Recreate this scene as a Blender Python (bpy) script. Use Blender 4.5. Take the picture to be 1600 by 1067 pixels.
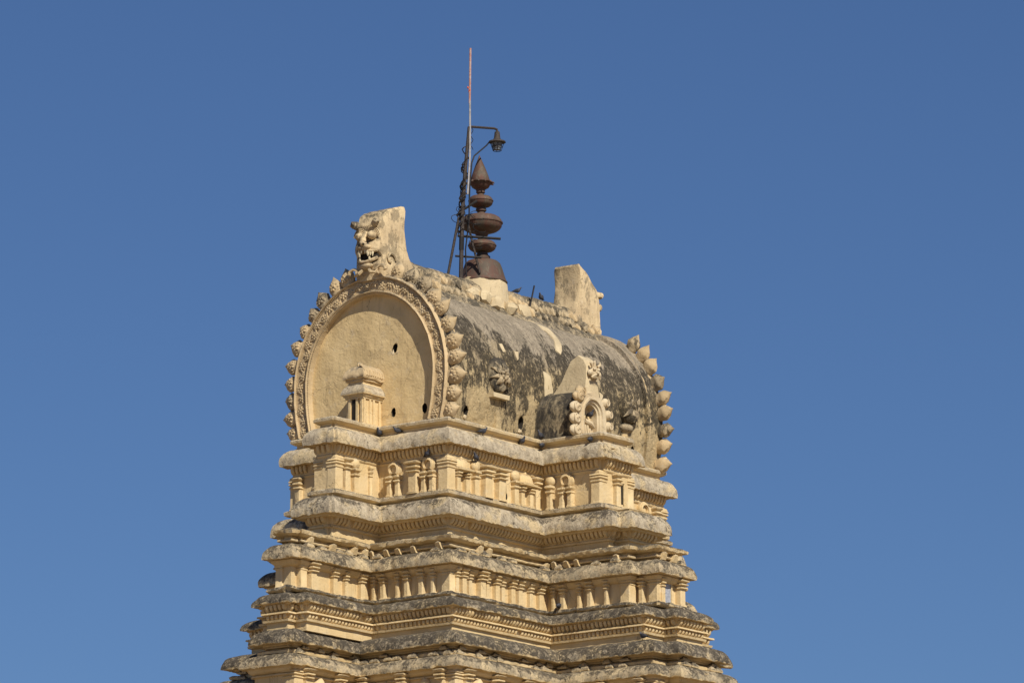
import bpy, bmesh, math, random
from math import sin, cos, pi, radians, sqrt, atan2
from mathutils import Vector, Matrix, noise
random.seed(7)
for o in list(bpy.data.objects): bpy.data.objects.remove(o)
S = bpy.context.scene
COL = S.collection
# ------------------------------------------------------------------ camera
TH = radians(37.8)
HV = Vector((cos(TH), sin(TH), 0)); RV = Vector((sin(TH), -cos(TH), 0))
Z0 = 42.0
DIST, CAMZ, FPX = 207.0, 1.7, 8440.0
cam_loc = -DIST * HV + Vector((0, 0, CAMZ))
el = atan2(Z0 - CAMZ, DIST)
pitch = el + math.atan((712 - 533.5) / FPX)
yaw = math.atan((800 - 752) / FPX / cos(pitch))
hv = HV * cos(yaw) + RV * sin(yaw)
rv = hv.cross(Vector((0, 0, 1)))
fv = hv * cos(pitch) + Vector((0, 0, sin(pitch)))
uv = rv.cross(fv)
cd = bpy.data.cameras.new('camera'); cam = bpy.data.objects.new('camera', cd); COL.objects.link(cam)
cd.sensor_width = 36.0; cd.lens = FPX * 36.0 / 1600.0; cd.clip_start = 1.0; cd.clip_end = 20000
cam.matrix_world = Matrix(((rv.x, uv.x, -fv.x, cam_loc.x), (rv.y, uv.y, -fv.y, cam_loc.y), (rv.z, uv.z, -fv.z, cam_loc.z), (0, 0, 0, 1)))
S.camera = cam
# ------------------------------------------------------------------ light
SUN = Vector((-.98, -2.0, 2.12)).normalized()
sun_el = math.asin(SUN.z); sun_rot = atan2(SUN.x, SUN.y)
w = bpy.data.worlds.new('World'); S.world = w; w.use_nodes = True
nt = w.node_tree; nt.nodes.clear()
sky = nt.nodes.new('ShaderNodeTexSky'); sky.sky_type = 'NISHITA'; sky.sun_disc = False
sky.sun_elevation = sun_el; sky.sun_rotation = sun_rot; sky.altitude = 0; sky.air_density = 1.0; sky.dust_density = 0.0; sky.ozone_density = 10.0
bg = nt.nodes.new('ShaderNodeBackground'); bg.inputs['Strength'].default_value = 0.059
wo = nt.nodes.new('ShaderNodeOutputWorld')
tn = nt.nodes.new('ShaderNodeMix'); tn.data_type = 'RGBA'; tn.blend_type = 'MULTIPLY'; tn.inputs[0].default_value = 1.0
tn.inputs[7].default_value = (1.0, .985, 1.07, 1); nt.links.new(sky.outputs[0], tn.inputs[6])
nt.links.new(tn.outputs[2], bg.inputs[0]); nt.links.new(bg.outputs[0], wo.inputs[0])
ld = bpy.data.lights.new('sun', 'SUN'); ld.energy = 5.0; ld.angle = radians(0.53); ld.color = (1.0, 0.93, 0.82)
lo = bpy.data.objects.new('sun', ld); COL.objects.link(lo)
lo.rotation_euler = SUN.to_track_quat('Z', 'Y').to_euler(); lo.location = (0, 0, 90)
S.view_settings.view_transform = 'Standard'; S.view_settings.look = 'None'
S.view_settings.gamma = 1; S.view_settings.exposure = 0; S.view_settings.use_curve_mapping = False
S.render.resolution_x = 1024; S.render.resolution_y = 682

# ------------------------------------------------------------------ materials
class NB:
    def __init__(s, name):
        s.m = bpy.data.materials.new(name); s.m.use_nodes = True
        s.t = s.m.node_tree; s.t.nodes.clear()
        s.out = s.t.nodes.new('ShaderNodeOutputMaterial'); s.b = s.t.nodes.new('ShaderNodeBsdfPrincipled')
        s.t.links.new(s.b.outputs[0], s.out.inputs[0])
        s.geo = s.t.nodes.new('ShaderNodeNewGeometry')
    def lk(s, a, b): s.t.links.new(a, b)
    def val(s, sock, v):
        if hasattr(v, 'is_output') or hasattr(v, 'links'): s.lk(v, sock)
        else: sock.default_value = v
    def math(s, op, a, b=0.0, clamp=False):
        n = s.t.nodes.new('ShaderNodeMath'); n.operation = op; n.use_clamp = clamp
        s.val(n.inputs[0], a); s.val(n.inputs[1], b); return n.outputs[0]
    def pos(s, sc=(1, 1, 1), off=(0, 0, 0)):
        n = s.t.nodes.new('ShaderNodeMapping'); s.lk(s.geo.outputs['Position'], n.inputs[0])
        n.inputs['Scale'].default_value = sc; n.inputs['Location'].default_value = off; return n.outputs[0]
    def noise(s, sc, scale=1.0, detail=4, rough=.6, off=(0, 0, 0), dist=0.0):
        n = s.t.nodes.new('ShaderNodeTexNoise'); s.lk(s.pos(sc, off), n.inputs['Vector'])
        n.inputs['Scale'].default_value = scale; n.inputs['Detail'].default_value = detail
        n.inputs['Roughness'].default_value = rough; n.inputs['Distortion'].default_value = dist
        return n.outputs[0]
    def ramp(s, v, lo, hi, a=0.0, b=1.0):
        n = s.t.nodes.new('ShaderNodeMapRange'); n.interpolation_type = 'SMOOTHSTEP'; s.val(n.inputs[0], v)
        for i, x in enumerate((lo, hi, a, b)): n.inputs[i + 1].default_value = x
        return n.outputs[0]
    def crack(s, scale, width, off=(0, 0, 0)):
        v = s.t.nodes.new('ShaderNodeTexVoronoi'); v.feature = 'DISTANCE_TO_EDGE'; v.inputs['Scale'].default_value = scale
        d = s.t.nodes.new('ShaderNodeTexNoise'); s.lk(s.pos((1, 1, 1), off), d.inputs['Vector']); d.inputs['Scale'].default_value = scale * 1.6; d.inputs['Detail'].default_value = 5
        a = s.t.nodes.new('ShaderNodeVectorMath'); a.operation = 'SCALE'; s.lk(d.outputs[1], a.inputs[0]); a.inputs['Scale'].default_value = .9 / scale
        b2 = s.t.nodes.new('ShaderNodeVectorMath'); b2.operation = 'ADD'; s.lk(a.outputs[0], b2.inputs[0]); s.lk(s.geo.outputs['Position'], b2.inputs[1])
        s.lk(b2.outputs[0], v.inputs['Vector'])
        return s.math('MULTIPLY', s.ramp(v.outputs['Distance'], width, width * .3), s.ramp(s.noise((1, 1, 1), 1.1, 4, .6, (off[0] + 3, 1, 8)), .48, .58))
    def mix(s, f, a, b):
        n = s.t.nodes.new('ShaderNodeMix'); n.data_type = 'RGBA'; n.clamp_factor = True
        s.val(n.inputs[0], f)
        for k, v in ((6, a), (7, b)):
            if isinstance(v, tuple): n.inputs[k].default_value = (*v, 1)
            else: s.lk(v, n.inputs[k])
        return n.outputs[2]
    def comp(s, which, sock):
        n = s.t.nodes.new('ShaderNodeSeparateXYZ'); s.lk(sock, n.inputs[0]); return n.outputs[which]
    def bump(s, h, strength, dist, prev=None):
        n = s.t.nodes.new('ShaderNodeBump'); n.inputs['Strength'].default_value = strength; n.inputs['Distance'].default_value = dist
        s.lk(h, n.inputs['Height'])
        if prev is not None: s.lk(prev, n.inputs['Normal'])
        return n.outputs[0]
    def done(s, col, rough=.9, nrm=None, metal=0.0):
        if isinstance(col, tuple): s.b.inputs['Base Color'].default_value = (*col, 1)
        else: s.lk(col, s.b.inputs['Base Color'])
        s.b.inputs['Roughness'].default_value = rough; s.b.inputs['Metallic'].default_value = metal
        if 'Specular IOR Level' in s.b.inputs: s.b.inputs['Specular IOR Level'].default_value = .2
        if nrm is not None: s.lk(nrm, s.b.inputs['Normal'])
        return s.m

CREAM = (.72, .56, .315); CREAM2 = (.66, .49, .25); PALE = (.66, .57, .42)
def m_plaster(name, stain=.35, speck=.5, up=.6, c1=CREAM, c2=CREAM2, updark=(.25, .21, .15), soot=0.0):
    b = NB(name)
    col = b.mix(b.ramp(b.noise((1, 1, 1), .9, 5), .35, .65), c1, c2)
    col = b.mix(b.math('MULTIPLY', b.ramp(b.noise((1, 1, 1), 2.7, 6, .7, (5, 2, 1)), .55, .75), .5), col, PALE)
    st = b.math('MULTIPLY', b.ramp(b.noise((1, 1, .16), 5.0, 5, .65, (3, 1, 0)), .52, .74), stain)
    col = b.mix(st, col, (.27, .19, .105))
    sp = b.math('MULTIPLY', b.ramp(b.noise((1, 1, 1), 15.0, 5, .75), .60, .68), speck)
    sp = b.math('MULTIPLY', sp, b.ramp(b.noise((1, 1, 1), 1.4, 4, .7, (9, 9, 2)), .42, .6))
    col = b.mix(sp, col, (.085, .065, .045))
    col = b.mix(b.math('MULTIPLY', b.crack(.7, .009, (4, 0, 2)), .6), col, (.16, .115, .065))
    if soot:
        so = b.math('MULTIPLY', b.ramp(b.noise((1, 1, .55), 1.7, 10, .8, (1, 7, 4)), .50 - .10 * (soot > .9), .56), soot)
        col = b.mix(so, col, (.045, .040, .033))
    nz = b.comp(2, b.geo.outputs['Normal'])
    u = b.math('MULTIPLY', b.ramp(nz, .30, .75), b.ramp(b.noise((1, 1, 1), 6.0, 6, .75, (2, 2, 2)), .36, .58))
    col = b.mix(b.math('MULTIPLY', u, up), col, updark)
    h1 = b.noise((1, 1, 1), 9.0, 7, .7); h2 = b.noise((1, 1, 1), 2.2, 3)
    n = b.bump(h1, .55, .035); n = b.bump(h2, .5, .07, n)
    return b.done(col, .93, n)
def m_kapota(name, dark=.4, pale=(.56, .475, .335), mid=(.40, .33, .23), thr=.52):
    b = NB(name)
    base = b.mix(b.ramp(b.noise((1, 1, 1), 3.2, 6, .7), .38, .62), pale, mid)
    base = b.mix(b.ramp(b.noise((1, 1, 1), 1.1, 4, .6, (4, 4, 4)), .50, .62), base, (.62, .49, .29))
    fl = b.ramp(b.noise((1, 1, 1), 9.0, 9, .92), .51, .58)
    base = b.mix(b.math('MULTIPLY', fl, .62), base, (.11, .088, .062))
    nz = b.comp(2, b.geo.outputs['Normal'])
    sh = b.ramp(nz, .15, .75, -.03, .055)
    pt = b.ramp(b.math('ADD', b.noise((1, 1, 1), 0.9, 12, .86, (2, 6, 1)), sh), thr, thr + .045)
    pt = b.math('MULTIPLY', pt, b.ramp(b.noise((1, 1, 1), 6.0, 9, .88), .40, .50))
    base = b.mix(b.math('MULTIPLY', pt, dark), base, (.062, .052, .040))
    base = b.mix(b.math('MULTIPLY', b.crack(.9, .018), .75), base, (.06, .05, .035))
    und = b.ramp(nz, -.02, -.25)
    cre = b.mix(b.ramp(b.noise((1, 1, 1), 2.0, 5), .4, .65), CREAM, CREAM2)
    base = b.mix(und, base, cre)
    n = b.bump(b.noise((1, 1, 1), 11.0, 8, .78), .9, .05); n = b.bump(b.noise((1, 1, 1), 3.0, 3), .5, .08, n)
    return b.done(base, .95, n)
def m_vault():
    b = NB('vault_weathered_lime')
    z = b.comp(2, b.geo.outputs['Position']); x = b.comp(0, b.geo.outputs['Position'])
    cream = b.mix(b.ramp(b.noise((1, 1, .5), 1.5, 6, .7), .4, .62), (.60, .46, .25), (.45, .35, .20))
    grey = b.mix(b.ramp(b.noise((1.0, .22, .22), 3.2, 9, .80, (3, 0, 0), .4), .36, .64), (.45, .375, .27), (.25, .21, .15))
    grey = b.mix(b.ramp(b.noise((1, .6, .6), 1.1, 7, .7, (8, 1, 0), .4), .54, .70), grey, (.43, .36, .255))
    grey = b.mix(b.math('MULTIPLY', b.ramp(b.noise((1, .55, .55), 13, 8, .9), .50, .60), .75), grey, (.075, .063, .048))
    wav = b.math('MULTIPLY', b.math('SUBTRACT', b.noise((1, 1, 1), .6, 5, .65), .5), 3.4)
    zz = b.math('ADD', z, wav)
    col = b.mix(b.ramp(zz, 44.3, 45.9), cream, grey)
    # black lichen runs at middle height, breaking up downwards
    m1 = b.noise((1.0, .42, .42), 1.25, 11, .80, (4, 2, 9), .25)
    thr = b.math('ADD', b.ramp(zz, 42.3, 44.0, .085, -.055), b.ramp(zz, 45.3, 46.8, 0, .15))
    black = b.ramp(b.math('SUBTRACT', m1, thr), .475, .525)
    black = b.math('MULTIPLY', black, b.ramp(b.noise((1, 1, .6), 8, 8, .85, (6, 2, 5)), .36, .50))
    col = b.mix(b.math('MULTIPLY', black, .93), col, (.045, .038, .028))
    pale = b.ramp(b.noise((1, .7, .7), 2.6, 9, .8, (1, 8, 8)), .61, .67)
    col = b.mix(b.math('MULTIPLY', pale, .8), col, (.50, .385, .22))
    fs = b.math('MULTIPLY', b.ramp(b.noise((1, .8, .8), 11, 9, .92, (2, 2, 7)), .52, .58), b.ramp(b.noise((1, 1, .5), 1.3, 5, .7, (7, 2, 7)), .40, .60))
    col = b.mix(b.math('MULTIPLY', fs, .7), col, (.085, .07, .05))
    n = b.bump(b.noise((1, .6, .6), 7.0, 9, .85), 1.0, .07); n = b.bump(b.noise((1, 1, 1), 1.6, 5), .8, .2, n)
    return b.done(col, .95, n)
def m_copper():
    b = NB('tarnished_copper')
    col = b.mix(b.ramp(b.noise((1, 1, .6), 2.2, 6, .7), .38, .62), (.125, .064, .047), (.098, .078, .058))
    col = b.mix(b.math('MULTIPLY', b.ramp(b.noise((1, 1, .4), 5, 6, .75, (3, 3, 3)), .5, .7), .6), col, (.19, .165, .12))
    n = b.bump(b.noise((1, 1, 1), 10, 5), .25, .02)
    return b.done(col, .68, n, .15)
def m_simple(name, c, rough=.8, metal=0, c2=None, sc=8):
    b = NB(name)
    col = b.mix(b.ramp(b.noise((1, 1, 1), sc, 5, .7), .4, .62), c, c2 or tuple(v * .7 for v in c))
    return b.done(col, rough, None, metal)
M = dict(
    wall=m_plaster('cream_limewash', .30, .55, .75),
    wall_low=m_plaster('cream_limewash_worn', .42, .8, .85),
    panel=m_plaster('ochre_gable_plaster', .45, .45, .4, (.76, .575, .30), (.66, .49, .245)),
    carve=m_plaster('carved_stucco', .30, .9, .8, (.62, .47, .27), (.50, .375, .21), (.17, .15, .115)),
    carve_dark=m_plaster('carved_stucco_stained', .5, 1.0, .95, (.52, .41, .25), (.33, .265, .17), (.08, .07, .052), soot=.8),
    lion=m_plaster('lion_stucco', .5, 1.0, 1.0, (.68, .53, .31), (.54, .41, .24), (.085, .074, .055), soot=.5),
    kap_a=m_kapota('lime_cornice_pale', .6, thr=.565),
    kap_b=m_kapota('lime_cornice_grey', .9, thr=.515),
    kap_c=m_kapota('lime_cornice_dark', .93, (.46, .38, .26), (.27, .23, .165), thr=.415),
    kap_d=m_kapota('lime_cornice_mixed', .9, (.54, .43, .27), (.36, .30, .20), thr=.49),
    vault=m_vault(), patch=m_plaster('fresh_plaster_patch', .25, .8, .35, (.64, .52, .32), (.55, .44, .27)),
    soot=m_plaster('sooty_plaster', .6, 1, .95, (.36, .29, .18), (.15, .125, .085), (.05, .044, .035), soot=1.0),
    white=m_plaster('whitewashed_stucco', .15, .7, .35, (.64, .53, .35), (.56, .44, .27)),
    copper=m_copper(),
    hole=m_simple('painted_hole_shade', (.03, .024, .017)),  # near-black paint for the shade and grime inside holes, openings and mouth
    steel=m_simple('rusty_steel', (.085, .07, .06), .7, .3, (.05, .04, .035), 20),
    zinc=m_simple('zinc_tube', (.45, .43, .42), .5, .5),
    redtape=m_simple('faded_red_tape', (.42, .20, .15), .8, 0, (.5, .38, .33), 9),
    orange=m_simple('orange_rag', (.6, .14, .06)),
    iron=m_simple('black_iron', (.03, .028, .028), .6, .2),
    pig=m_simple('pigeon_grey', (.095, .10, .12), .7, 0, (.05, .05, .062), 20),
    pigd=m_simple('pigeon_wing', (.05, .052, .06), .7), beak=m_simple('beak_dark', (.04, .03, .03)),
    tooth=m_simple('tooth_lime', (.78, .66, .42)), ground=m_simple('dry_earth', (.30, .22, .14), .95, 0, (.22, .17, .11), .05),
    granite=m_plaster('granite_blocks', .4, .8, .5, (.36, .31, .25), (.28, .25, .2)),
    leaf=m_simple('dry_leaf', (.10, .10, .045), .9, 0, (.16, .12, .06)), glass=m_simple('lamp_glass', (.20, .22, .24), .3), door=m_simple('blue_grey_board', (.42, .44, .48), .7, 0, (.3, .32, .36), 12),
)

# ------------------------------------------------------------------ helpers
class MB:
    def __init__(s): s.v = []; s.f = []
    def add(s, vs, fs):
        o = len(s.v); s.v += [tuple(v) for v in vs]; s.f += [tuple(i + o for i in f) for f in fs]
    def box(s, x0, x1, y0, y1, z0, z1):
        s.add([(x0, y0, z0), (x1, y0, z0), (x1, y1, z0), (x0, y1, z0), (x0, y0, z1), (x1, y0, z1), (x1, y1, z1), (x0, y1, z1)],
              [(3, 2, 1, 0), (4, 5, 6, 7), (0, 1, 5, 4), (1, 2, 6, 5), (2, 3, 7, 6), (3, 0, 4, 7)])
    def loft(s, rings, caps=True, closed=True):
        n = len(rings[0]); o = len(s.v)
        for r in rings: s.v += [tuple(p) for p in r]
        for k in range(len(rings) - 1):
            for i in range(n if closed else n - 1):
                j = (i + 1) % n
                s.f.append((o + k * n + i, o + k * n + j, o + (k + 1) * n + j, o + (k + 1) * n + i))
        if caps:
            s.f.append(tuple(o + i for i in reversed(range(n)))); s.f.append(tuple(o + (len(rings) - 1) * n + i for i in range(n)))
    def lathe(s, prof, n=24, c=(0, 0), lean=(0, 0), z0=0, sx=1, sy=1):
        rings = []
        for r, z in prof:
            lx, ly = lean[0] * (z - z0), lean[1] * (z - z0)
            rings.append([(c[0] + lx + r * sx * cos(2 * pi * i / n), c[1] + ly + r * sy * sin(2 * pi * i / n), z) for i in range(n)])
        s.loft(rings)
    def tube(s, pts, r, n=6):
        pts = [Vector(p) for p in pts]; rings = []
        rr = r if isinstance(r, (list, tuple)) else [r] * len(pts)
        up = None
        for i, p in enumerate(pts):
            d = (pts[min(i + 1, len(pts) - 1)] - pts[max(i - 1, 0)]).normalized()
            if up is None: up = Vector((0, 0, 1)) if abs(d.z) < .9 else Vector((1, 0, 0))
            a = d.cross(up).normalized(); b2 = d.cross(a).normalized(); up = -b2 if abs(b2.dot(d)) < .5 else up
            a = d.cross(up).normalized(); b2 = a.cross(d).normalized()
            rings.append([p + (a * cos(2 * pi * k / n) + b2 * sin(2 * pi * k / n)) * rr[i] for k in range(n)])
        s.loft(rings)
    def ball(s, c, r, n=10, m=7, rot=None):
        r = r if isinstance(r, (list, tuple)) else (r, r, r); rings = []
        for j in range(m + 1):
            t = -pi / 2 + pi * j / m; t = max(min(t, pi / 2 - .12), -pi / 2 + .12)
            ring = []
            for i in range(n):
                p = Vector((r[0] * cos(t) * cos(2 * pi * i / n), r[1] * cos(t) * sin(2 * pi * i / n), r[2] * sin(t)))
                if rot is not None: p = rot @ p
                ring.append(p + Vector(c))
            rings.append(ring)
        s.loft(rings)
    def mesh(s, name, mat, smooth=True, angle=38, rough=0.0, freq=3.0):
        me = bpy.data.meshes.new(name)
        v = s.v
        if rough:
            v = [tuple(Vector(p) + rough * noise.noise_vector(Vector(p) * freq) + rough * .5 * noise.noise_vector(Vector(p) * freq * 2.7)) for p in v]
        me.from_pydata(v, [], s.f)
        bm = bmesh.new(); bm.from_mesh(me)
        bmesh.ops.recalc_face_normals(bm, faces=bm.faces)
        bm.to_mesh(me); bm.free()
        me.materials.append(mat if not isinstance(mat, str) else M[mat])
        if smooth:
            me.shade_smooth(); me.set_sharp_from_angle(angle=radians(angle))
        return me
    def obj(s, name, mat, parent=None, **k):
        return link(name, s.mesh(name, mat, **k), parent)
def link(name, me, parent=None, mw=None):
    o = bpy.data.objects.new(name, me); COL.objects.link(o)
    if parent is not None: o.parent = parent
    if mw is not None: o.matrix_basis = mw
    return o
def empty(name, label, cat, loc=(0, 0, 0), rz=0, group=None):
    o = bpy.data.objects.new(name, None); COL.objects.link(o); o.location = loc; o.rotation_euler = (0, 0, rz)
    o['label'] = label; o['category'] = cat
    if group: o['group'] = group
    return o
def stuff(o): o['kind'] = 'stuff'; return o
def frame(p, x, y, z=None):
    x = Vector(x).normalized(); y = Vector(y).normalized(); z = Vector(z).normalized() if z is not None else x.cross(y)
    p = Vector(p)
    return Matrix(((x.x, y.x, z.x, p.x), (x.y, y.y, z.y, p.y), (x.z, y.z, z.z, p.z), (0, 0, 0, 1)))

# ------------------------------------------------------------------ plans
LX, LY = 6.9, 3.75
def plan(xb, wl1, pl, wl2, exl, we1, pe, we2, exe, dx=0, dy=0):
    lx, ly = LX + dx, LY + dy
    south = [(-lx, -ly, -1), (xb - wl1, -ly, -1), (xb - wl1, -ly - pl, -1), (xb - wl2, -ly - pl, -1), (xb - wl2, -ly - pl - exl, -1),
             (xb + wl2, -ly - pl - exl, 1), (xb + wl2, -ly - pl, 1), (xb + wl1, -ly - pl, 1), (xb + wl1, -ly, 1), (lx, -ly, 1)]
    P = [(x, y, d, -1) for x, y, d in south]
    east = [(lx, -we1, 1, -1), (lx + pe, -we1, 1, -1), (lx + pe, -we2, 1, -1), (lx + pe + exe, -we2, 1, -1),
            (lx + pe + exe, we2, 1, 1), (lx + pe, we2, 1, 1), (lx + pe, we1, 1, 1), (lx, we1, 1, 1)]
    P += east
    P += [(x, -y, d, 1) for x, y, d, _ in reversed(P[:10])]
    P += [(-x, -y, -dx_, -dy_) for x, y, dx_, dy_ in east]
    # west side order: from (-lx, +ly) towards (-lx, -ly)
    return P
PA = plan(-.1, 1.0, 2.8, .85, .10, .45, 2.6, .33, .08)
PB = plan(.15, 1.22, 3.2, .65, .55, .45, 2.8, .30, .12)
PC = plan(-.10, .75, 3.85, .25, .95, -.08, 4.05, -.20, .42)
PD = plan(.15, 1.0, 4.35, -.28, .63, -.05, 3.85, -.60, .42)
PE = plan(0, .60, 4.45, -.30, .5, -.80, 3.75, -.95, .15)
def off(P, i, a):
    x, y, dx, dy = P[i % len(P)]; return Vector((x + a * dx, y + a * dy, 0))
def ring_params(P, step, amax):
    out = []; n = len(P)
    for i in range(n):
        p, q = P[i], P[(i + 1) % n]
        L = (off(P, i, amax) - off(P, i + 1, amax)).length
        k = max(1, int(round(L / step)))
        for j in range(k):
            t = j / k; out.append(tuple(p[m] * (1 - t) + q[m] * t for m in range(4)))
    return out
def sweep(name, P, prof, mat, parent, step=.14, amp=.02, freq=2.2, angle=40, chip=0.0, amps=None, fine=0.0):
    """closed solid: profile (outset, z) swept round the plan, capped top and bottom"""
    R = ring_params(P, step, max(a for a, z in prof)); mb = MB(); rings = []
    for k, (a, z) in enumerate(prof):
        am = amp * (amps[k] if amps else 1); ring = []
        for x, y, dx, dy in R:
            v = Vector((x + a * dx, y + a * dy, z))
            nv = .75 * noise.noise_vector(v * freq) + .6 * noise.noise_vector(v * freq * 2.9)
            if fine: nv = nv * .7 + fine * noise.noise_vector(v * 9.0) + fine * .8 * noise.noise_vector(v * 17.0)
            v = v + am * nv
            if chip and amps and amps[k] > 1.2:
                c = noise.noise(Vector((v.x, v.y, z0_of(name))) * 1.9) ; c2 = noise.noise(Vector((v.x + 7, v.y, 3)) * 5.3)
                s = max(0, c - .18) * chip * 2.2 + max(0, c2 - .3) * chip
                v.x -= dx * s * .6; v.y -= dy * s * .6; v.z += s * .35
            ring.append(v)
        rings.append(ring)
    mb.loft(rings)
    return mb.obj(name, mat, parent, angle=angle)
def z0_of(n): return len(n) * .37
def kap(P, at, zt, al, zl, au, zu, mat, parent, name='cornice', lip=.07, **k):
    prof = []; am = []
    N = 8
    for i in range(N + 1):
        t = i / N * pi / 2
        prof.append((at + (al - at) * sin(t) ** .95, zl + lip + (zt - zl - lip) * cos(t))); am.append(.6 + .9 * i / N)
    prof += [(al - .01, zl), (al - .07, zl - .005), (au + .02, zu + (zl - zu) * .2 + .05), (au, zu), (au - .12, zu)]; am += [1.7, 1.4, .6, .4, .3]
    return sweep(name, P, prof, mat, parent, amps=am, amp=k.pop('amp', .035), chip=k.pop('chip', .10), step=k.pop('step', .065), fine=.30, **k)
def dentils(P, ao, ai, zt, zb, pitch, parent, mat='wall', name='dentil_row', flat=False):
    mb = MB(); n = len(P)
    for i in range(n):
        a, b = off(P, i, ai), off(P, i + 1, ai); d = b - a; L = d.length
        if L < pitch * 1.2: continue
        d.normalize(); nr = Vector((d.y, -d.x, 0)); a2 = off(P, i, ao)
        k = int(L / pitch); w0 = pitch * .33
        for j in range(k):
            if random.random() < .02: continue
            c = a + d * (L * (j + .5) / k)
            D = ao - ai; H = zt - zb; jz = random.uniform(-.01, .01)
            if flat: pr = [(D * .9, zt), (D, zt - H * .25), (D * .95, zt - H * .6), (D * .55, zb + H * .08), (-.03, zb)]
            else: pr = [(D, zt), (D * .97, zt - H * .3), (D * .8, zt - H * .6), (D * .5, zb + H * .15), (-.03, zb)]
            rings = []
            for q, (o_, z) in enumerate(pr):
                ww = w0 * (1 if q < 3 else .85)
                p = c + nr * o_ + Vector((0, 0, z + jz)); bk = c - nr * .05 + Vector((0, 0, z + jz))
                rings.append([bk - d * ww, p - d * ww - nr * .012, p - d * ww * .6 + nr * .008, p + d * ww * .6 + nr * .008, p + d * ww - nr * .012, bk + d * ww])
            mb.loft(rings)
    return stuff(mb.obj(name, mat, parent, angle=50))

tower = empty('temple_tower', 'tall cream temple gateway tower of stepped tiers under a barrel-vaulted roof', 'temple tower', (0, 0, 0))
T = tower
# ---- bodies (walls and bands) -------------------------------------------------
def band(P, a, z0, z1, mat='wall', name='wall', amp=.012, parent=None, rows=3, step=.3):
    return sweep(name, P, [(a, z1 - (z1 - z0) * i / rows) for i in range(rows + 1)], mat, parent or T, amp=amp, step=step, freq=1.5)
sweep('ledge', PA, [(-.2, 42.0), (.06, 41.99), (.11, 41.93), (.10, 41.84), (.03, 41.79), (-.02, 41.76), (-.2, 41.76)], 'kap_a', T, amp=.018, step=.15)
sweep('moulding', PA, [(-.08, 41.77), (-.08, 41.66), (-.03, 41.62), (-.03, 41.52), (-.1, 41.45)], 'wall', T, amp=.012, step=.2)
c1 = kap(PA, -.04, 41.60, .42, 40.92, .16, 40.92, 'kap_a', T, lip=.11)
sweep('moulding', PA, [(.05, 40.95), (.02, 40.56), (.05, 40.52), (.03, 40.46), (0, 40.44)], 'wall', T, amp=.01, step=.25)
dentils(PA, .19, .03, 40.90, 40.60, .19, c1)
w1 = band(PA, 0, 39.0, 40.5)
sweep('ledge', PA, [(.0, 39.22), (.20, 39.20), (.27, 39.14), (.26, 39.03), (.18, 38.98), (0, 38.97)], 'kap_b', T, amp=.02, step=.13)
sweep('moulding', PB, [(.10, 38.98), (.06, 38.93), (.06, 38.85)], 'wall_low', T, amp=.015, step=.2)
c2 = kap(PB, .10, 38.90, .64, 38.15, .44, 38.08, 'kap_b', T)
sweep('moulding', PB, [(.20, 38.12), (.10, 37.82), (.13, 37.79), (.13, 37.72), (.08, 37.7)], 'wall', T, amp=.01, step=.25)
dentils(PB, .34, .12, 38.10, 37.84, .20, c2)
band(PB, .06, 37.2, 37.75, name='band')
c3 = sweep('moulding', PC, [(.2, 37.44), (.55, 37.41), (.72, 37.33), (.70, 37.22), (.60, 37.16), (.42, 37.14)], 'kap_d', T, amp=.05, freq=2.6, step=.1, amps=[.5, 1, 1.5, 1.5, 1.3, .5], chip=.12, fine=.3)
band(PC, .36, 36.7, 37.2, 'wall_low', 'band', amp=.03, step=.12)
sweep('moulding', PC, [(.36, 37.02), (.52, 37.01), (.55, 36.97), (.53, 36.93), (.38, 36.92)], 'wall_low', T, amp=.018, step=.1)
c4 = kap(PC, .42, 36.84, .96, 36.24, .66, 36.18, 'kap_d', T, amp=.034)
w3 = band(PC, .50, 35.0, 36.3)
sweep('moulding', PC, [(.72, 36.2), (.68, 36.1), (.60, 36.02), (.52, 35.98)], 'wall', T, amp=.012, step=.2)
sweep('ledge', PC, [(.6, 35.20), (.80, 35.17), (.84, 35.08), (.76, 35.02), (.6, 35.0)], 'kap_c', T, amp=.04, step=.1, amps=[.6, 1.3, 1.5, 1.3, .5], chip=.2)
c5 = kap(PD, .75, 34.98, 1.42, 34.52, 1.2, 34.46, 'kap_c', T, amp=.034)
sweep('moulding', PD, [(1.12, 34.5), (1.10, 34.2), (1.26, 34.19), (1.27, 34.13), (1.10, 34.11), (1.10, 33.93), (1.22, 33.92), (1.20, 33.84), (1.1, 33.82)], 'wall', T, amp=.01, step=.2)
dentils(PD, 1.28, 1.1, 34.45, 34.22, .19, c5); dentils(PD, 1.2, 1.1, 34.11, 33.93, .19, c5, flat=True)
band(PD, 1.1, 33.5, 34.0, name='band')
c6 = kap(PE, 1.15, 33.62, 1.95, 33.0, 1.55, 32.95, 'kap_c', T, amp=.036)
sweep('moulding', PE, [(1.38, 32.97), (1.50, 32.96), (1.53, 32.92), (1.50, 32.88), (1.38, 32.87)], 'wall', T, amp=.012, step=.15)
sweep('moulding', PE, [(1.40, 33.0), (1.36, 32.80), (1.62, 32.79), (1.70, 32.74), (1.68, 32.64), (1.5, 32.6)], 'wall_low', T, amp=.03, step=.12)
c7 = kap(PE, 1.6, 32.62, 2.18, 32.10, 1.95, 32.04, 'kap_d', T, amp=.034)
sweep('moulding', PE, [(1.74, 31.86), (1.84, 31.85), (1.86, 31.8), (1.76, 31.79)], 'wall', T, amp=.01, step=.2)
w7 = band(PE, 1.75, 30.8, 32.1, 'wall_low')
sweep('moulding', PE, [(1.95, 32.08), (1.92, 31.98), (1.8, 31.9)], 'wall', T, amp=.012, step=.2)
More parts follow.
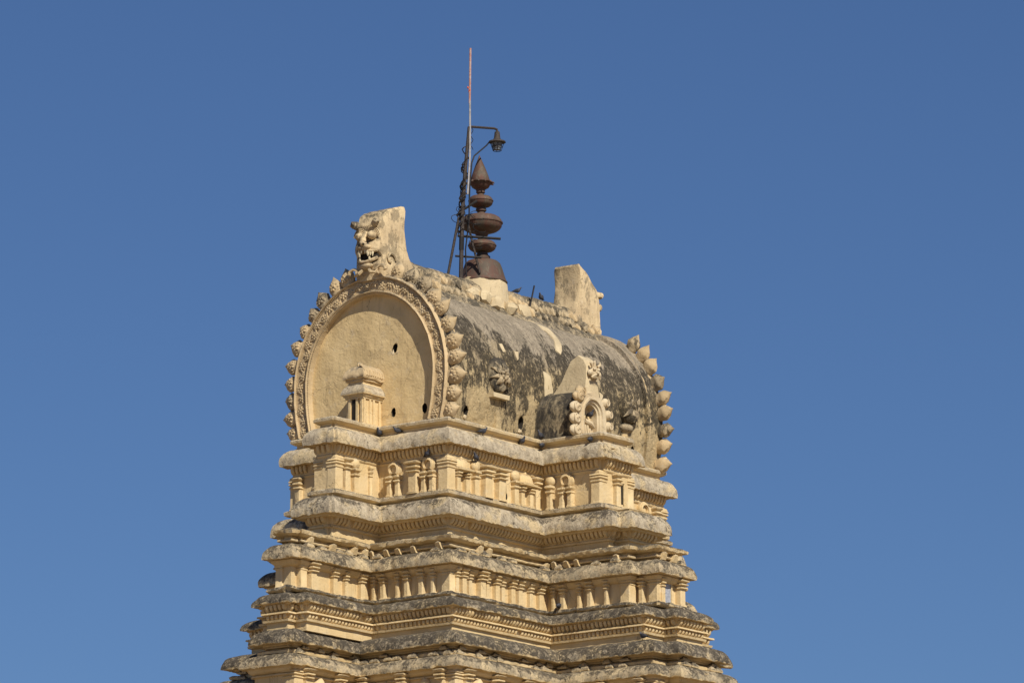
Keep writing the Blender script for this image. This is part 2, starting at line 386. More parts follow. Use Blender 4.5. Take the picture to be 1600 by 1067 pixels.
# lower storeys, outside the picture, coarser
z = 31.0; a = 2.0
while z > 9:
    kap(PE, a - .4, z, a + .6, z - .9, a + .2, z - 1.0, 'kap_c', T, step=.5, amp=.05)
    band(PE, a - .1, z - 3.4, z - .9, 'wall_low', step=1.0)
    kap(PE, a + .1, z - 3.2, a + 1.0, z - 4.0, a + .5, z - 4.1, 'kap_d', T, step=.5, amp=.05)
    band(PE, a + .3, z - 5.8, z - 4.0, 'wall_low', step=1.0)
    z -= 5.6; a += 1.15
band(PE, a + .2, -.3, z + .3, 'granite', 'plinth', step=1.0)
sweep('plinth', PE, [(a + .3, 4.6), (a + .7, 4.5), (a + .7, 3.9), (a + .4, 3.7)], 'granite', T, step=1.0, amp=.03)

# ------------------------------------------------------------------ pilasters
def sect(hw, out, c=.03, bk=-.08, cx=0):
    out *= 1.4
    c = min(c, hw * .4)
    return [(cx - hw, bk), (cx - hw, out - c), (cx - hw + c, out), (cx + hw - c, out), (cx + hw, out - c), (cx + hw, bk)]
def stack(mb, prof, cx=0, c=.03):
    mb.loft([[(x, y, z) for x, y in sect(hw, out, c, -.08, cx)] for hw, out, z in prof])
def shaft_prof(r, out, z0, z1, h):
    """plain shaft z0..z1 then two rings and a cushion up to h"""
    k = (h - z1)
    return [(r * 1.25, out * 1.15, z0), (r * 1.25, out * 1.15, z0 + .07), (r, out, z0 + .09), (r, out, z1),
            (r * 1.0, out, z1), (r * 1.28, out * 1.3, z1 + k * .06), (r * 1.28, out * 1.3, z1 + k * .16), (r * .92, out * .95, z1 + k * .22),
            (r * 1.0, out, z1 + k * .30), (r * 1.42, out * 1.4, z1 + k * .40), (r * 1.42, out * 1.4, z1 + k * .52), (r * 1.0, out, z1 + k * .60)]
def pil_plain(h=1.28, r=.13, out=.15, top=True):
    mb = MB(); z1 = h * .64; pr = shaft_prof(r, out, 0, z1, h)
    k = h - z1
    pr += [(r * 1.1, out * 1.1, z1 + k * .64), (r * 1.6, out * 1.5, z1 + k * .78), (r * 1.65, out * 1.55, z1 + k * .88), (r * 1.2, out * 1.2, z1 + k * .98)]
    stack(mb, pr); return mb
def pil_ball(h=1.28, r=.12, out=.15):
    mb = MB(); z1 = h * .50; stack(mb, shaft_prof(r, out, 0, z1, z1 + h * .42))
    k = h * .42
    mb.ball((0, out * .55, z1 + k * .60 + .17), (.23, .17, .23), 12, 8); return mb
def pil_kudu(h=1.28, r=.105, out=.15, sp=.195):
    mb = MB(); z1 = h * .42; k = h * .36
    for sgn in (-1, 1):
        pr = shaft_prof(r, out, 0, z1, z1 + k); stack(mb, pr, sgn * sp)
    zc = z1 + k * .62 + .22
    # horseshoe arch, with a recessed disc
    ri, ro = .16, .315
    for (y0, y1, r0, r1) in ((-.05, .17, ri, ro), (-.05, .215, ri + .03, ro - .045)):
        rings = []
        for j in range(17):
            t = radians(-48 + 276 * j / 16)
            rings.append([(r0 * cos(t), y0, zc + r0 * sin(t)), (r0 * cos(t), y1, zc + r0 * sin(t)), (r1 * cos(t), y1 - .03, zc + r1 * 1.02 * sin(t)), (r1 * cos(t), y0, zc + r1 * 1.02 * sin(t))])
        mb.loft(rings)
    mb.lathe([(.15, 0), (.15, .01)], 12)
    v = mb.v[-24:]; mb.v[-24:] = [(p[0], .09 + p[2], zc + p[1]) for p in v]
    return mb
def pil_pavilion(h=1.30, r=.10, out=.15, sp=.27, dome=True):
    mb = MB(); z1 = h * .44; k = h * .26
    for sgn in (-1, 1):
        stack(mb, shaft_prof(r, out, 0, z1, z1 + k), sgn * sp)
    W = sp + .17; zt = z1 + k * .62
    stack(mb, [(W * .8, .17, zt), (W, .26, zt + .05), (W, .27, zt + .12), (W * .86, .18, zt + .16), (W * .8, .17, zt + .19)])
    # fluted dome
    z2 = zt + .19; hh = h - z2; rings = []; nf = 25
    for q in range(7):
        t = q / 6; ww = W * .92 * (cos(t * 1.15) ** .7); zz = z2 + hh * sin(t * pi / 2) ** 1.05
        ring = []
        for i in range(nf):
            u = i / (nf - 1) * 2 - 1; fl = .018 * abs(sin(u * pi * 3))
            ring.append((u * ww, .20 * (cos(t * 1.3)) * (1 - .35 * abs(u) ** 4) + fl, zz))
        ring += [(ww, -.08, zz), (-ww, -.08, zz)]
        rings.append(ring)
    mb.loft(rings); mb.ball((0, .06, h + .03), (.05, .05, .07), 7, 5); return mb
def pil_egg(h=1.0):
    mb = MB(); rings = []
    for q in range(8):
        t = q / 7; ww = .30 * (1 - .25 * t) * sqrt(max(0, 1 - t ** 3)) + .02; zz = h * .45 + h * .45 * t
        rings.append([(ww * cos(pi * i / 12), -.02 + (.26 * (1 - .5 * t * t)) * sin(pi * i / 12) + .012 * abs(sin(i * pi / 2)), zz) for i in range(13)])
    mb.loft(rings)
    stack(mb, [(.22, .16, 0), (.22, .16, h * .28), (.34, .28, h * .34), (.34, .28, h * .42), (.26, .2, h * .46)])
    return mb
def corner_pier(h, w, mat='wall', top='cap'):
    mb = MB(); k = h * .36; z1 = h * .64
    pr = [(w * 1.08, 0), (w * 1.08, .08), (w, .1), (w, z1), (w * 1.13, z1 + k * .05), (w * 1.13, z1 + k * .16), (w * .98, z1 + k * .21), (w * 1.04, z1 + k * .27),
          (w * 1.22, z1 + k * .34), (w * 1.22, z1 + k * .44), (w, z1 + k * .5)]
    if top == 'cap': pr += [(w * 1.24, z1 + k * .56), (w * 1.22, z1 + k * .64), (w * 1.1, z1 + k * .70), (w * 1.14, z1 + k * .76), (w * 1.0, z1 + k * .92), (w * .6, z1 + k * 1.0)]
    rings = []
    for r, z in pr:
        c = r * .12
        rings.append([(-r + c, -r, z), (r - c, -r, z), (r, -r + c, z), (r, r - c, z), (r - c, r, z), (-r + c, r, z), (-r, r - c, z), (-r, -r + c, z)])
    mb.loft(rings); return mb
PIL = {}
def pmesh(kind, name, mb, mat):
    if kind not in PIL: PIL[kind] = mb.mesh(name, mat, angle=42, rough=.012, freq=5)
    return PIL[kind]
K1 = dict(plain=('pilaster', pil_plain(), 'wall'), plainb=('pilaster', pil_plain(1.26, .20, .20), 'wall'), ball=('pilaster', pil_ball(), 'wall'),
          kudu=('niche_pilaster', pil_kudu(), 'wall'), pav=('pavilion_relief', pil_pavilion(), 'wall'), slim=('pilaster', pil_plain(1.2, .075, .07), 'wall'),
          c3=('pilaster', pil_plain(1.02, .11, .15), 'wall'), c3s=('pilaster', pil_plain(.98, .08, .13), 'wall'), c3w=('pilaster', pil_plain(1.04, .15, .2), 'wall'),
          egg=('dome_relief', pil_egg(), 'wall_low'), c7=('pilaster', pil_plain(1.1, .15, .24), 'wall_low'))
def on_seg(P, i, a, s, kind, z0, parent, flip=False, dz=0):
    p, q = off(P, i, a), off(P, i + 1, a); d = (q - p); L = d.length; d.normalize(); nr = Vector((d.y, -d.x, 0))
    c = p + d * (s * L if s <= 1.0 else s); c.z = z0 + dz
    nm, mb, mat = K1[kind]; me = pmesh(kind, nm, mb, mat)
    mw = frame(c, -d if flip else d, nr, (0, 0, 1)) if flip else frame(c, d, -nr if False else nr, (0, 0, 1))
    return link(nm, me, parent, mw)
def pier_at(P, i, a, w, h, z0, parent, mat='wall', top='cap', inset=.5):
    x, y, dx, dy = P[i]; key = ('pier', w, h, mat, top)
    if key not in PIL: PIL[key] = corner_pier(h, w, mat, top).mesh('corner_pier', mat, angle=42, rough=.012, freq=5)
    return link('corner_pier', PIL[key], parent, Matrix.Translation((x + dx * (a - w * inset), y + dy * (a - w * inset), z0)))
# plan indices: 0 near corner; 0-1 near wing (long side); 1-2 bay side; 2-3,3-4,4-5 bay front...; 8-9 far wing
# west side: index of (-lx, ly) is 27; 27-28 far wing .. 32-33 ... ; last segment n-1 -> 0 is near wing end face
n = len(PA)
# order of west vertices: P[18:28] north, P[28:36] west bay
ZW1 = 39.18
for s, k in ((.13, 'pav'), (.275, 'ball'), (.385, 'plainb'), (.53, 'plainb'), (.70, 'ball'), (.815, 'pav'), (.93, 'plain')):
    on_seg(PA, 0, 0, s, k, ZW1, w1)
for s, k in ((.19, 'ball'), (.47, 'kudu')): on_seg(PA, 1, 0, s, k, ZW1, w1)
for s, k in ((.42, 'plain'),): on_seg(PA, 4, 0, s, k, ZW1, w1)
for s, k in ((.25, 'kudu'), (.55, 'plainb'), (.75, 'kudu')): on_seg(PA, 35, 0, s, k, ZW1, w1)
for s, k in ((.45, 'kudu'), (.75, 'ball'), (.1, 'plain')): on_seg(PA, 27, 0, s, k, ZW1, w1)
for s, k in ((.2, 'plain'), (.40, 'ball'), (.78, 'slim')): on_seg(PA, 34, 0, s, k, ZW1, w1)
for s, k in ((.07, 'plain'), (.25, 'kudu'), (.42, 'plainb'), (.58, 'pav'), (.76, 'kudu'), (.9, 'plain')): on_seg(PA, 8, 0, s, k, ZW1, w1)
pier_at(PA, 0, .06, .24, 1.34, ZW1, w1, inset=.8); pier_at(PA, 2, .06, .22, 1.34, ZW1, w1, inset=.8); pier_at(PA, 7, .06, .2, 1.34, ZW1, w1, inset=.8)
pier_at(PA, 9, .06, .24, 1.34, ZW1, w1, inset=.8); pier_at(PA, 34, .06, .22, 1.34, ZW1, w1, inset=.8); pier_at(PA, 27, .06, .24, 1.34, ZW1, w1, inset=.8); pier_at(PA, 28+1, .04, .2, 1.3, ZW1, w1, inset=.8)
# tier 3
ZW3 = 35.16
for s, k in ((.05, 'c3s'), (.115, 'c3'), (.18, 'c3s'), (.29, 'c3w'), (.355, 'c3s'), (.45, 'c3'), (.51, 'c3s'), (.61, 'c3'), (.685, 'c3'), (.80, 'c3s'), (.90, 'c3')):
    on_seg(PC, 0, .5, s, k, ZW3, w3)
for s, k in ((.10, 'c3s'), (.22, 'c3'), (.42, 'c3s'), (.55, 'c3'), (.75, 'c3s')): on_seg(PC, 1, .5, s, k, ZW3, w3)
on_seg(PC, 3, .5, .35, 'c3', ZW3, w3)
for s, k in ((.12, 'c3s'), (.88, 'c3w')): on_seg(PC, 4, .5, s, k, ZW3, w3)
for s, k in ((.08, 'c3s'), (.2, 'c3'), (.38, 'c3s'), (.50, 'c3'), (.68, 'c3'), (.82, 'c3s')): on_seg(PC, 35, .5, s, k, ZW3, w3)
for s, k in ((.12, 'c3w'), (.45, 'c3'), (.62, 'c3s'), (.85, 'c3')): on_seg(PC, 34, .5, s, k, ZW3, w3)
for s, k in ((.1, 'c3'), (.3, 'c3s'), (.5, 'c3'), (.7, 'c3'), (.9, 'c3s')): on_seg(PC, 8, .5, s, k, ZW3, w3); on_seg(PC, 27, .5, s, k, ZW3, w3)
for i, w_ in ((0, .2), (2, .22), (4, .22), (9, .2), (34, .18), (5, .2), (27, .2), (31, .16)): pier_at(PC, i, .56, w_, 1.1, ZW3, w3, inset=.8)
# tier 7
ZW7 = 30.95
for seg in (0, 1, 8, 27, 35, 34):
    L = (off(PE, seg, 1.75) - off(PE, seg + 1, 1.75)).length; k_ = max(2, int(L / .85))
    for j in range(k_):
        on_seg(PE, seg, 1.75, (j + .5) / k_, 'egg' if j % 2 else 'c7', ZW7, w7)
for i in (0, 2, 9, 34, 27, 3, 7): pier_at(PE, i, 1.85, .3, 1.12, ZW7, w7, inset=.8)
# brackets in the weathered slot under the moulding, roof lumps on the cornices
brk = MB(); brk.add([(-.13, -.1, 0), (.13, -.1, 0), (.13, .16, 0), (-.13, .16, 0), (-.1, -.1, .26), (.1, -.1, .26), (.09, .26, .24), (-.1, .26, .24), (0, .2, .31)],
                    [(3, 2, 1, 0), (0, 1, 5, 4), (1, 2, 6, 5), (2, 3, 7, 6), (3, 0, 4, 7), (4, 5, 8), (5, 6, 8), (6, 7, 8), (7, 4, 8)])
brm = brk.mesh('bracket', 'wall_low', rough=.03)
cop = MB()
rings = [[(x * w_, y_, z_) for x in (-1, -.5, 0, .5, 1)] + [(w_, -.1, z_), (-w_, -.1, z_)] for w_, y_, z_ in ((.2, .12, 0), (.21, .14, .05), (.17, .12, .11), (.09, .08, .16), (.03, .02, .22))]
cop.loft(rings); copm = cop.mesh('coping_tile', 'kap_d', rough=.02)
for P, a, z_, nm, me, par, pitch in ((PC, .45, 36.84, 'bracket', brm, c4, .62), (PC, .62, 36.76, 'coping_stone', copm, c4, .8), (PE, 1.72, 32.60, 'coping_stone', copm, c7, .55), (PE, 1.55, 32.82, 'coping_stone', copm, c7, .8)):
    for seg in (0, 1, 4, 8, 27, 34, 35):
        p, q = off(P, seg, a), off(P, seg + 1, a); L = (q - p).length; d = (q - p).normalized(); nr = Vector((d.y, -d.x, 0)); k_ = int(L / pitch)
        for j in range(k_):
            if random.random() < .3: continue
            c = p + d * (L * (j + .5 + random.uniform(-.22, .22)) / k_); c.z = z_ + random.uniform(-.02, .01)
            sc = random.uniform(.75, 1.15)
            link(nm, me, par, frame(c, d, nr, (0, 0, 1)) @ Matrix.Diagonal((sc, 1, random.uniform(.8, 1.2), 1)))

def wall_hole(P, i, a_, s_, z_, r=.11):
    p, q = off(P, i, a_), off(P, i + 1, a_); c = p + (q - p) * s_; return ((c.x, c.y, z_), (r, r, r * 1.5), None)
HOLES_A = [wall_hole(PA, 0, 0, .615, 39.45, .12), wall_hole(PA, 0, 0, .03, 39.45, .07), wall_hole(PA, 0, 0, .195, 39.5, .06), wall_hole(PA, 34, 0, .1, 39.5, .1)]
HOLES_C = [wall_hole(PC, 1, .5, .62, 35.3, .13), wall_hole(PC, 0, .5, .55, 35.3, .05)]
# openings: window niche in the long bay (tier 1 and tier 3)
def window(x, y, z0, z1, w_, parent, deep='hole'):
    mb = MB(); t = .05
    mb.box(x - w_ - t, x - w_, y - .05, y + .2, z0, z1); mb.box(x + w_, x + w_ + t, y - .05, y + .2, z0, z1); mb.box(x - w_ - t, x + w_ + t, y - .06, y + .2, z1, z1 + .06)
    f = mb.obj('window', 'wall', parent); m2 = MB(); m2.box(x - w_, x + w_, y + .006 - .01, y + .19, z0, z1); m2.obj('opening', deep, f); return f  # dark slab paints the niche's shade, unless a board fills it
ybA = -(LY + 2.9); window(.12, ybA, 39.35, 40.15, .16, w1)
ybC = -(LY + 3.85 + .95 + .5); window(-.18, ybC, 35.2, 36.1, .20, w3, 'door')

# ------------------------------------------------------------------ vaulted roof
ZC, RY, RZ, ZB = 43.9, 3.73, 4.0, 42.0
def hs(t, o=0.0):
    """horseshoe outline: t 0..1 from right base over the crown to left base; o = outset. returns (y, z, ny, nz)"""
    Ls = 1.9; La = pi * (RY + RZ) / 2 ; tot = 2 * Ls + La; s = t * tot
    if s < Ls or s > tot - Ls:
        sg = -1 if s < Ls else 1; k = (s if s < Ls else tot - s) / Ls
        zz = ZB + k * (ZC - ZB); y = RY - .25 * (1 - k) ** 2; ny, nz = sg, 0
        return sg * (y + o), zz, ny, nz
    th = (s - Ls) / La * pi; y = -RY * cos(th); z_ = ZC + RZ * sin(th)
    ny, nz = -cos(th) / RY, sin(th) / RZ; l = sqrt(ny * ny + nz * nz); ny /= l; nz /= l
    return y + o * ny, z_ + o * nz, ny, nz
def vault_y(z_, o=-.18):
    if z_ < ZC: return -(RY + o - .25 * ((ZC - z_) / 1.9) ** 2)
    return -(RY + o) * sqrt(max(0, 1 - ((z_ - ZC) / (RZ + o)) ** 2))
def boolean(o, cutters, flat=False):
    mb = MB()
    for c, r, rot in cutters: mb.ball(c, r, 9, 7, rot)
    me = mb.mesh('cut', 'hole', rough=.03, freq=9); co = bpy.data.objects.new('cut', me); COL.objects.link(co)
    md = o.modifiers.new('b', 'BOOLEAN'); md.operation = 'DIFFERENCE'; md.solver = 'EXACT'; md.object = co
    try: md.material_mode = 'TRANSFER'
    except Exception: pass
    bpy.context.view_layer.update()
    dg = bpy.context.evaluated_depsgraph_get(); nm = bpy.data.meshes.new_from_object(o.evaluated_get(dg))
    if flat: nm.shade_flat()
    o.modifiers.clear(); o.data = nm; bpy.data.objects.remove(co)
NT = 110; NX = 110; mb = MB(); XV = 6.3
grid = []
for i in range(NX + 1):
    x = -XV + 2 * XV * i / NX; e = max(0, 1 - (XV - abs(x)) / .7); row = []
    for j in range(NT + 1):
        y, z_, ny, nz = hs(j / NT, -.20 + .14 * e * e)
        nn = .055 * noise.noise(Vector((x * .8, y * .8, z_ * .8))) + .03 * noise.noise(Vector((x * 2.5, y * 2.5, z_ * 2.5))) + .012 * noise.noise(Vector((x * 7, y * 7, z_ * 7)))
        nn += .02 * (noise.noise(Vector((x * .9, 3, z_ * .25))) > .12)
        row.append((x, y + ny * nn, z_ + nz * nn))
    grid.append(row)
mb.loft(grid)
vault = mb.obj('vaulted_roof', 'vault', T, angle=50)
boolean(w1, HOLES_A)
cut = [((x, vault_y(z_), z_), (rx, .45, rz), None) for x, z_, rx, rz in ((-5.36, 42.5, .15, .19), (-3.28, 42.6, .11, .15), (-1.95, 42.56, .17, .26), (5.3, 42.52, .15, .26))]
boolean(vault, cut)
for x, z_ in ((-5.36, 42.28), (-3.28, 42.42), (-1.95, 42.26)):
    m2 = MB(); y = vault_y(z_); m2.ball((x, y - .0, z_), (.11, .05, .09), 8, 5); m2.obj('droppings_splash', 'white', vault, rough=.03, freq=7)
def patch(name, pts, mat='patch', th=.03, up=1):
    """thin plaster repair following the vault; pts in (x, arc t) outline"""
    mb = MB(); c = (sum(p[0] for p in pts) / len(pts), sum(p[1] for p in pts) / len(pts))
    top = []; bot = []; n_ = 40
    outl = []
    for i in range(len(pts)):
        a_, b_ = pts[i], pts[(i + 1) % len(pts)]
        for k in range(5):
            t = k / 5; x = a_[0] * (1 - t) + b_[0] * t; z_ = a_[1] * (1 - t) + b_[1] * t
            outl.append((x + .06 * noise.noise(Vector((x * 3, z_ * 3, 1))), z_ + .06 * noise.noise(Vector((x * 3, z_ * 3, 9)))))
    def P3(x, z_, o): return (x, vault_y(z_, -.20 + .02 + o), z_ )
    rings = []
    for s in (1.0, .93, .6, .3, .02):
        rings.append([P3(c[0] + (x - c[0]) * s, c[1] + (z_ - c[1]) * s, (-.06 if s == 1 else th)) for x, z_ in outl])
    mb.loft(rings, caps=True)
    return mb.obj(name, mat, vault, angle=60)
patch('plaster_patch', [(1.45, 47.55), (2.05, 47.5), (1.75, 47.0), (1.55, 46.3), (1.05, 45.75), (.85, 45.9), (1.22, 46.5), (1.2, 47.0)], 'patch')
patch('plaster_patch', [(-.55, 44.9), (-.1, 44.8), (-.05, 44.1), (-.15, 43.4), (-.6, 43.3), (-.6, 44.2)], th=.02)
patch('plaster_patch', [(-3.1, 45.55), (-2.85, 45.55), (-2.8, 45.25), (-2.98, 45.2)], th=.02)
patch('plaster_patch', [(-2.2, 45.4), (-1.9, 45.4), (-2.0, 45.1), (-2.12, 45.0)], th=.02)
patch('plaster_patch', [(3.0, 44.6), (3.3, 44.5), (3.35, 44.1), (3.05, 44.0)], th=.02)
# crest along the ridge
mb = MB(); rings = []
for i in range(91):
    x = -6.55 + 13.1 * i / 90; r_ = []
    for y, z_ in ((-1.6, 47.1), (-1.15, 47.70), (-.75, 48.0), (-.45, 48.45), (-.34, 48.72), (-.22, 48.82), (.22, 48.82), (.34, 48.72), (.45, 48.45), (.75, 48.0), (1.15, 47.70), (1.6, 47.1)):
        v = Vector((x, y, z_)); v += .05 * noise.noise_vector(v * 1.7) + .03 * noise.noise_vector(v * 5); r_.append(v)
    rings.append(r_)
mb.loft(rings); ridge = mb.obj('ridge_crest', 'carve_dark', T, angle=60)
def leafshape(wd, ht, th):
    mb = MB(); rings = []
    for q in range(8):
        t = q / 7; ww = wd * (sin(min(1, t * 1.15 + .22) * pi * .5) if t < .6 else cos((t - .6) / .4 * pi / 2) ** .8 * .98) + .008
        zz = ht * t; yy = th * (1 - t * .6) + .10 * sin(t * pi) 
        rings.append([(ww * sin(pi * (i / 8 - .5)), yy * cos(pi * (i / 8 - .5)) ** .6 - .02 + .02 * cos(i * pi), zz) for i in range(9)])
    mb.loft(rings); return mb
rl = leafshape(.20, .56, .17).mesh('ridge_leaf', 'carve_dark', rough=.03, freq=6); rl2 = leafshape(.20, .56, .17).mesh('ridge_leaf', 'carve', rough=.04, freq=7)
for side in (-1, 1):
    for i in range(29):
        x = -5.9 + 12.2 * i / 28 + random.uniform(-.05, .05)
        for lv, (yy, zz) in enumerate(((1.02, 47.66), (.62, 48.10))):
            if abs(x + .1) < .95 and lv == 1: continue
            xx = x + .17 * lv; sl = Vector((0, -side * -.62 * 0 + side * -.45, 1)).normalized()
            nr = Vector((0, side, .55)).normalized(); tl = Vector((1, 0, 0)); up_ = tl.cross(nr) if side > 0 else nr.cross(tl)
            mw = frame((xx, side * yy, zz), tl if side > 0 else -tl, nr, up_ if up_.z > 0 else -up_) @ Matrix.Rotation(random.uniform(-.3, .3), 4, 'Z') @ Matrix.Scale(random.uniform(.75, 1.2), 4)
            link('ridge_leaf', rl2 if (-.3 < x < 2.4 or random.random() < .2) else rl, ridge, mw)
# cream rubble base under the finial
mb = MB()
mb.lathe([(1.15, 47.7), (1.1, 48.0), (1.0, 48.4), (.96, 48.8), (.9, 48.99), (.4, 49.0)], 22, (.1, 0))
mb.obj('finial_base', 'patch', ridge, rough=.10, freq=2.2, angle=30)
for x, y, z_, s in ((-1.6, -.8, 48.05, .3), (-1.1, -1.0, 47.95, .33), (1.35, -1.0, 47.8, .32), (-.6, -1.15, 47.85, .3), (1.9, -.85, 47.95, .28), (.3, -1.2, 47.75, .3)):
    mb = MB(); mb.ball((x, y, z_), (s * 1.2, s * .8, s * .9), 9, 6); mb.obj('plaster_lump', 'patch', ridge, rough=.14, freq=2.6, angle=25)

# ---- end arches ---------------------------------------------------------------
def antefix():
    """ogee shell, radial axis = +Z, face = -X"""
    mb = MB(); rings = []; n_ = 16
    for q in range(11):
        t = q / 10
        r = (.30 * sin(min(1, .62 + t * 1.1) * pi / 2) if t < .45 else .30 * cos((t - .45) / .55 * pi / 2) ** 1.45) + .006
        zz = .84 * t
        rings.append([(-.04 + r * .66 * cos(2 * pi * i / n_) + .04 * t, r * sin(2 * pi * i / n_) * (1 + .07 * cos(i * pi) * (t > .3) * (t < .9)), zz) for i in range(n_)])
    mb.loft(rings)
    for k in range(8):   # beaded scallop rim on the face
        an = radians(-25 + 230 * k / 7); mb.ball((-.16, .21 * cos(an), .30 + .20 * sin(an)), (.045, .058, .058), 6, 4)
    for k in range(5):
        an = radians(0 + 180 * k / 4); mb.ball((-.22, .12 * cos(an), .28 + .12 * sin(an)), (.04, .05, .05), 6, 4)
    mb.ball((-.22, 0, .24), (.07, .06, .06), 8, 5)
    return mb
ante = antefix().mesh('shell_ornament', 'carve', rough=.03, freq=5); ante2 = antefix().mesh('shell_ornament', 'carve_dark', rough=.045, freq=4.5)
def rosette():
    mb = MB()
    mb.ball((0, 0, 0), (.045, .045, .045), 7, 5)
    for k in range(6):
        an = k * pi / 3; mb.ball((-.0, .085 * cos(an), .085 * sin(an)), (.03, .062, .036), 7, 4, Matrix.Rotation(an, 3, 'X'))
    return mb
rosm = rosette().mesh('rosette', 'carve')
def end_arch(parent, skip=.75):
    e = bpy.data.objects.new('end_arch', None); COL.objects.link(e); e.parent = parent
    F = -6.98   # front plane x
    NA = 96
    def swp(name, sec, mat, amp=.012, step=NA):
        mb = MB(); rings = []
        for j in range(step + 1):
            ring = []
            for o, x in sec:
                y, z_, ny, nz = hs(j / step, o); v = Vector((x, y, z_)); v += amp * noise.noise_vector(v * 2.5) + amp * .5 * noise.noise_vector(v * 8); ring.append(v)
            rings.append(ring)
        mb.loft(rings); return mb.obj(name, mat, e, angle=35)
    ring = swp('arch_ring', [(.02, F + .9), (.04, F + .1), (0, F + .02), (-.035, F - .02), (-.075, F + .01), (-.09, F + .09), (-.56, F + .09), (-.575, F), (-.61, F - .035), (-.645, F - .01), (-.66, F + .03), (-.69, F + .03),
                               (-.72, F + .08), (-.72, F + .7), (-.5, F + .9)], 'carve')
    swp('arch_rim', [(-.2, F + 1.0), (.0, F + 1.0), (.05, F + .7), (.04, F + .3), (.07, F + .16), (.05, F + .10), (-.2, F + .10)], 'vault', .03)
    pn = MB(); rings = []
    for o in (-.60,):
        out_ = [hs(j / 90, o) for j in range(91)]
    for s in (1.0, .9, .8, .7, .6, .5, .4, .3, .2, .1, .02):
        rings.append([(F + .27 + .025 * noise.noise(Vector((0, y * s * 1.2, (ZB + .9 + (z_ - ZB - .9) * s) * 1.2))), y * s, ZB + .9 + (z_ - ZB - .9) * s) for y, z_, _, _ in out_])
    rings.insert(0, [(F + .8, p[1], p[2]) for p in rings[0]])
    pn.loft(rings, caps=True)
    pan = pn.obj('gable_panel', 'panel', e, angle=30)
    vn = MB(); beads = MB(); NR = 36
    pts = []
    for k in range(NR):
        t = (k + .5) / NR; sg = 1 if k % 2 else -1
        y, z_, ny, nz = hs(t, -.325 + .055 * sg)
        me = link('rosette', rosm, ring, Matrix.Translation((F + .07, y, z_)) @ Matrix.Rotation(random.random(), 4, 'X') @ Matrix.Scale(1.22, 4))
    for k in range(NR * 8 + 1):
        t = k / (NR * 8); ph = t * NR * pi; y, z_, ny, nz = hs(t, -.325 - .185 * sin(ph)); pts.append((F + .075, y, z_))
    vn.tube(pts, .032, 5)
    for k in range(NR):   # curls round each flower
        t = (k + .5) / NR; sg = 1 if k % 2 else -1; y, z_, ny, nz = hs(t, -.325 + .055 * sg)
        vn.tube([(F + .07, y + .185 * cos(a_), z_ + .185 * sin(a_)) for a_ in [atan2(nz, ny) + (0 if sg > 0 else pi) - 1.3 + 2.6 * q / 7 for q in range(8)]], .018, 4)
    vn.obj('vine_scroll', 'carve', ring)
    for o, sp, r in ((-.115, .075, .022), (-.535, .075, .02), (-.675, .07, .024)):
        Lt = 15.5 - abs(o) * 3; nb = int(Lt / sp)
        for k in range(nb):
            y, z_, ny, nz = hs((k + .5) / nb, o); c = (F + (.045 if o > -.6 else .02), y, z_)
            beads.add([(c[0] - r, c[1], c[2]), (c[0], c[1] + r, c[2]), (c[0], c[1], c[2] + r), (c[0], c[1] - r, c[2]), (c[0], c[1], c[2] - r)], [(0, 1, 2), (0, 2, 3), (0, 3, 4), (0, 4, 1)])
    stuff(beads.obj('bead_row', 'carve', ring, smooth=False))
    NS = 12
    for side in (0, 1):
        for k in range(NS):
            t = .016 + .452 * k / (NS - 1) * .985
            if side: t = 1 - t
            y, z_, ny, nz = hs(t + random.uniform(-.003, .003), -.04)
            if abs(y) < skip: continue
            rad = Vector((0, ny, nz)); tan_ = Vector((0, -nz, ny)); fx = Vector((1, 0, 0))
            up_t = Vector((0, 0, 1)); rad2 = (rad + .10 * up_t).normalized(); tan_ = rad2.cross(fx)
            mw = frame((F + .27, y, z_), fx, -tan_ if False else rad2.cross(fx), rad2) @ Matrix.Rotation(random.uniform(-.13, .13), 4, 'X') @ Matrix.Rotation(random.uniform(-.15, .15), 4, 'Z') @ Matrix.Diagonal((.95, random.uniform(.92, 1.12), random.uniform(.80, 1.05), 1))
            link('shell_ornament', ante if random.random() < .55 else ante2, ring, mw)
    return e, pan
archW, panW = end_arch(T)
archE, panE = end_arch(T, 1.75); archE.rotation_euler = (0, 0, pi)
boolean(panW, [((-6.64, -1.05, 45.0), (.35, .14, .21), Matrix.Rotation(.3, 3, 'X')), ((-6.64, -1.0, 42.52), (.35, .12, .19), None), ((-6.64, -2.5, 42.5), (.35, .13, .2), None), ((-6.64, .75, 42.5), (.3, .12, .18), None)], True)
mb = MB(); mb.tube([(-6.66, -1.05 + .17 * cos(k * pi / 8), 44.98 + .25 * sin(k * pi / 8)) for k in range(-9, 6)], .045, 6); mb.obj('hole_rim', 'white', panW, rough=.04, freq=6)
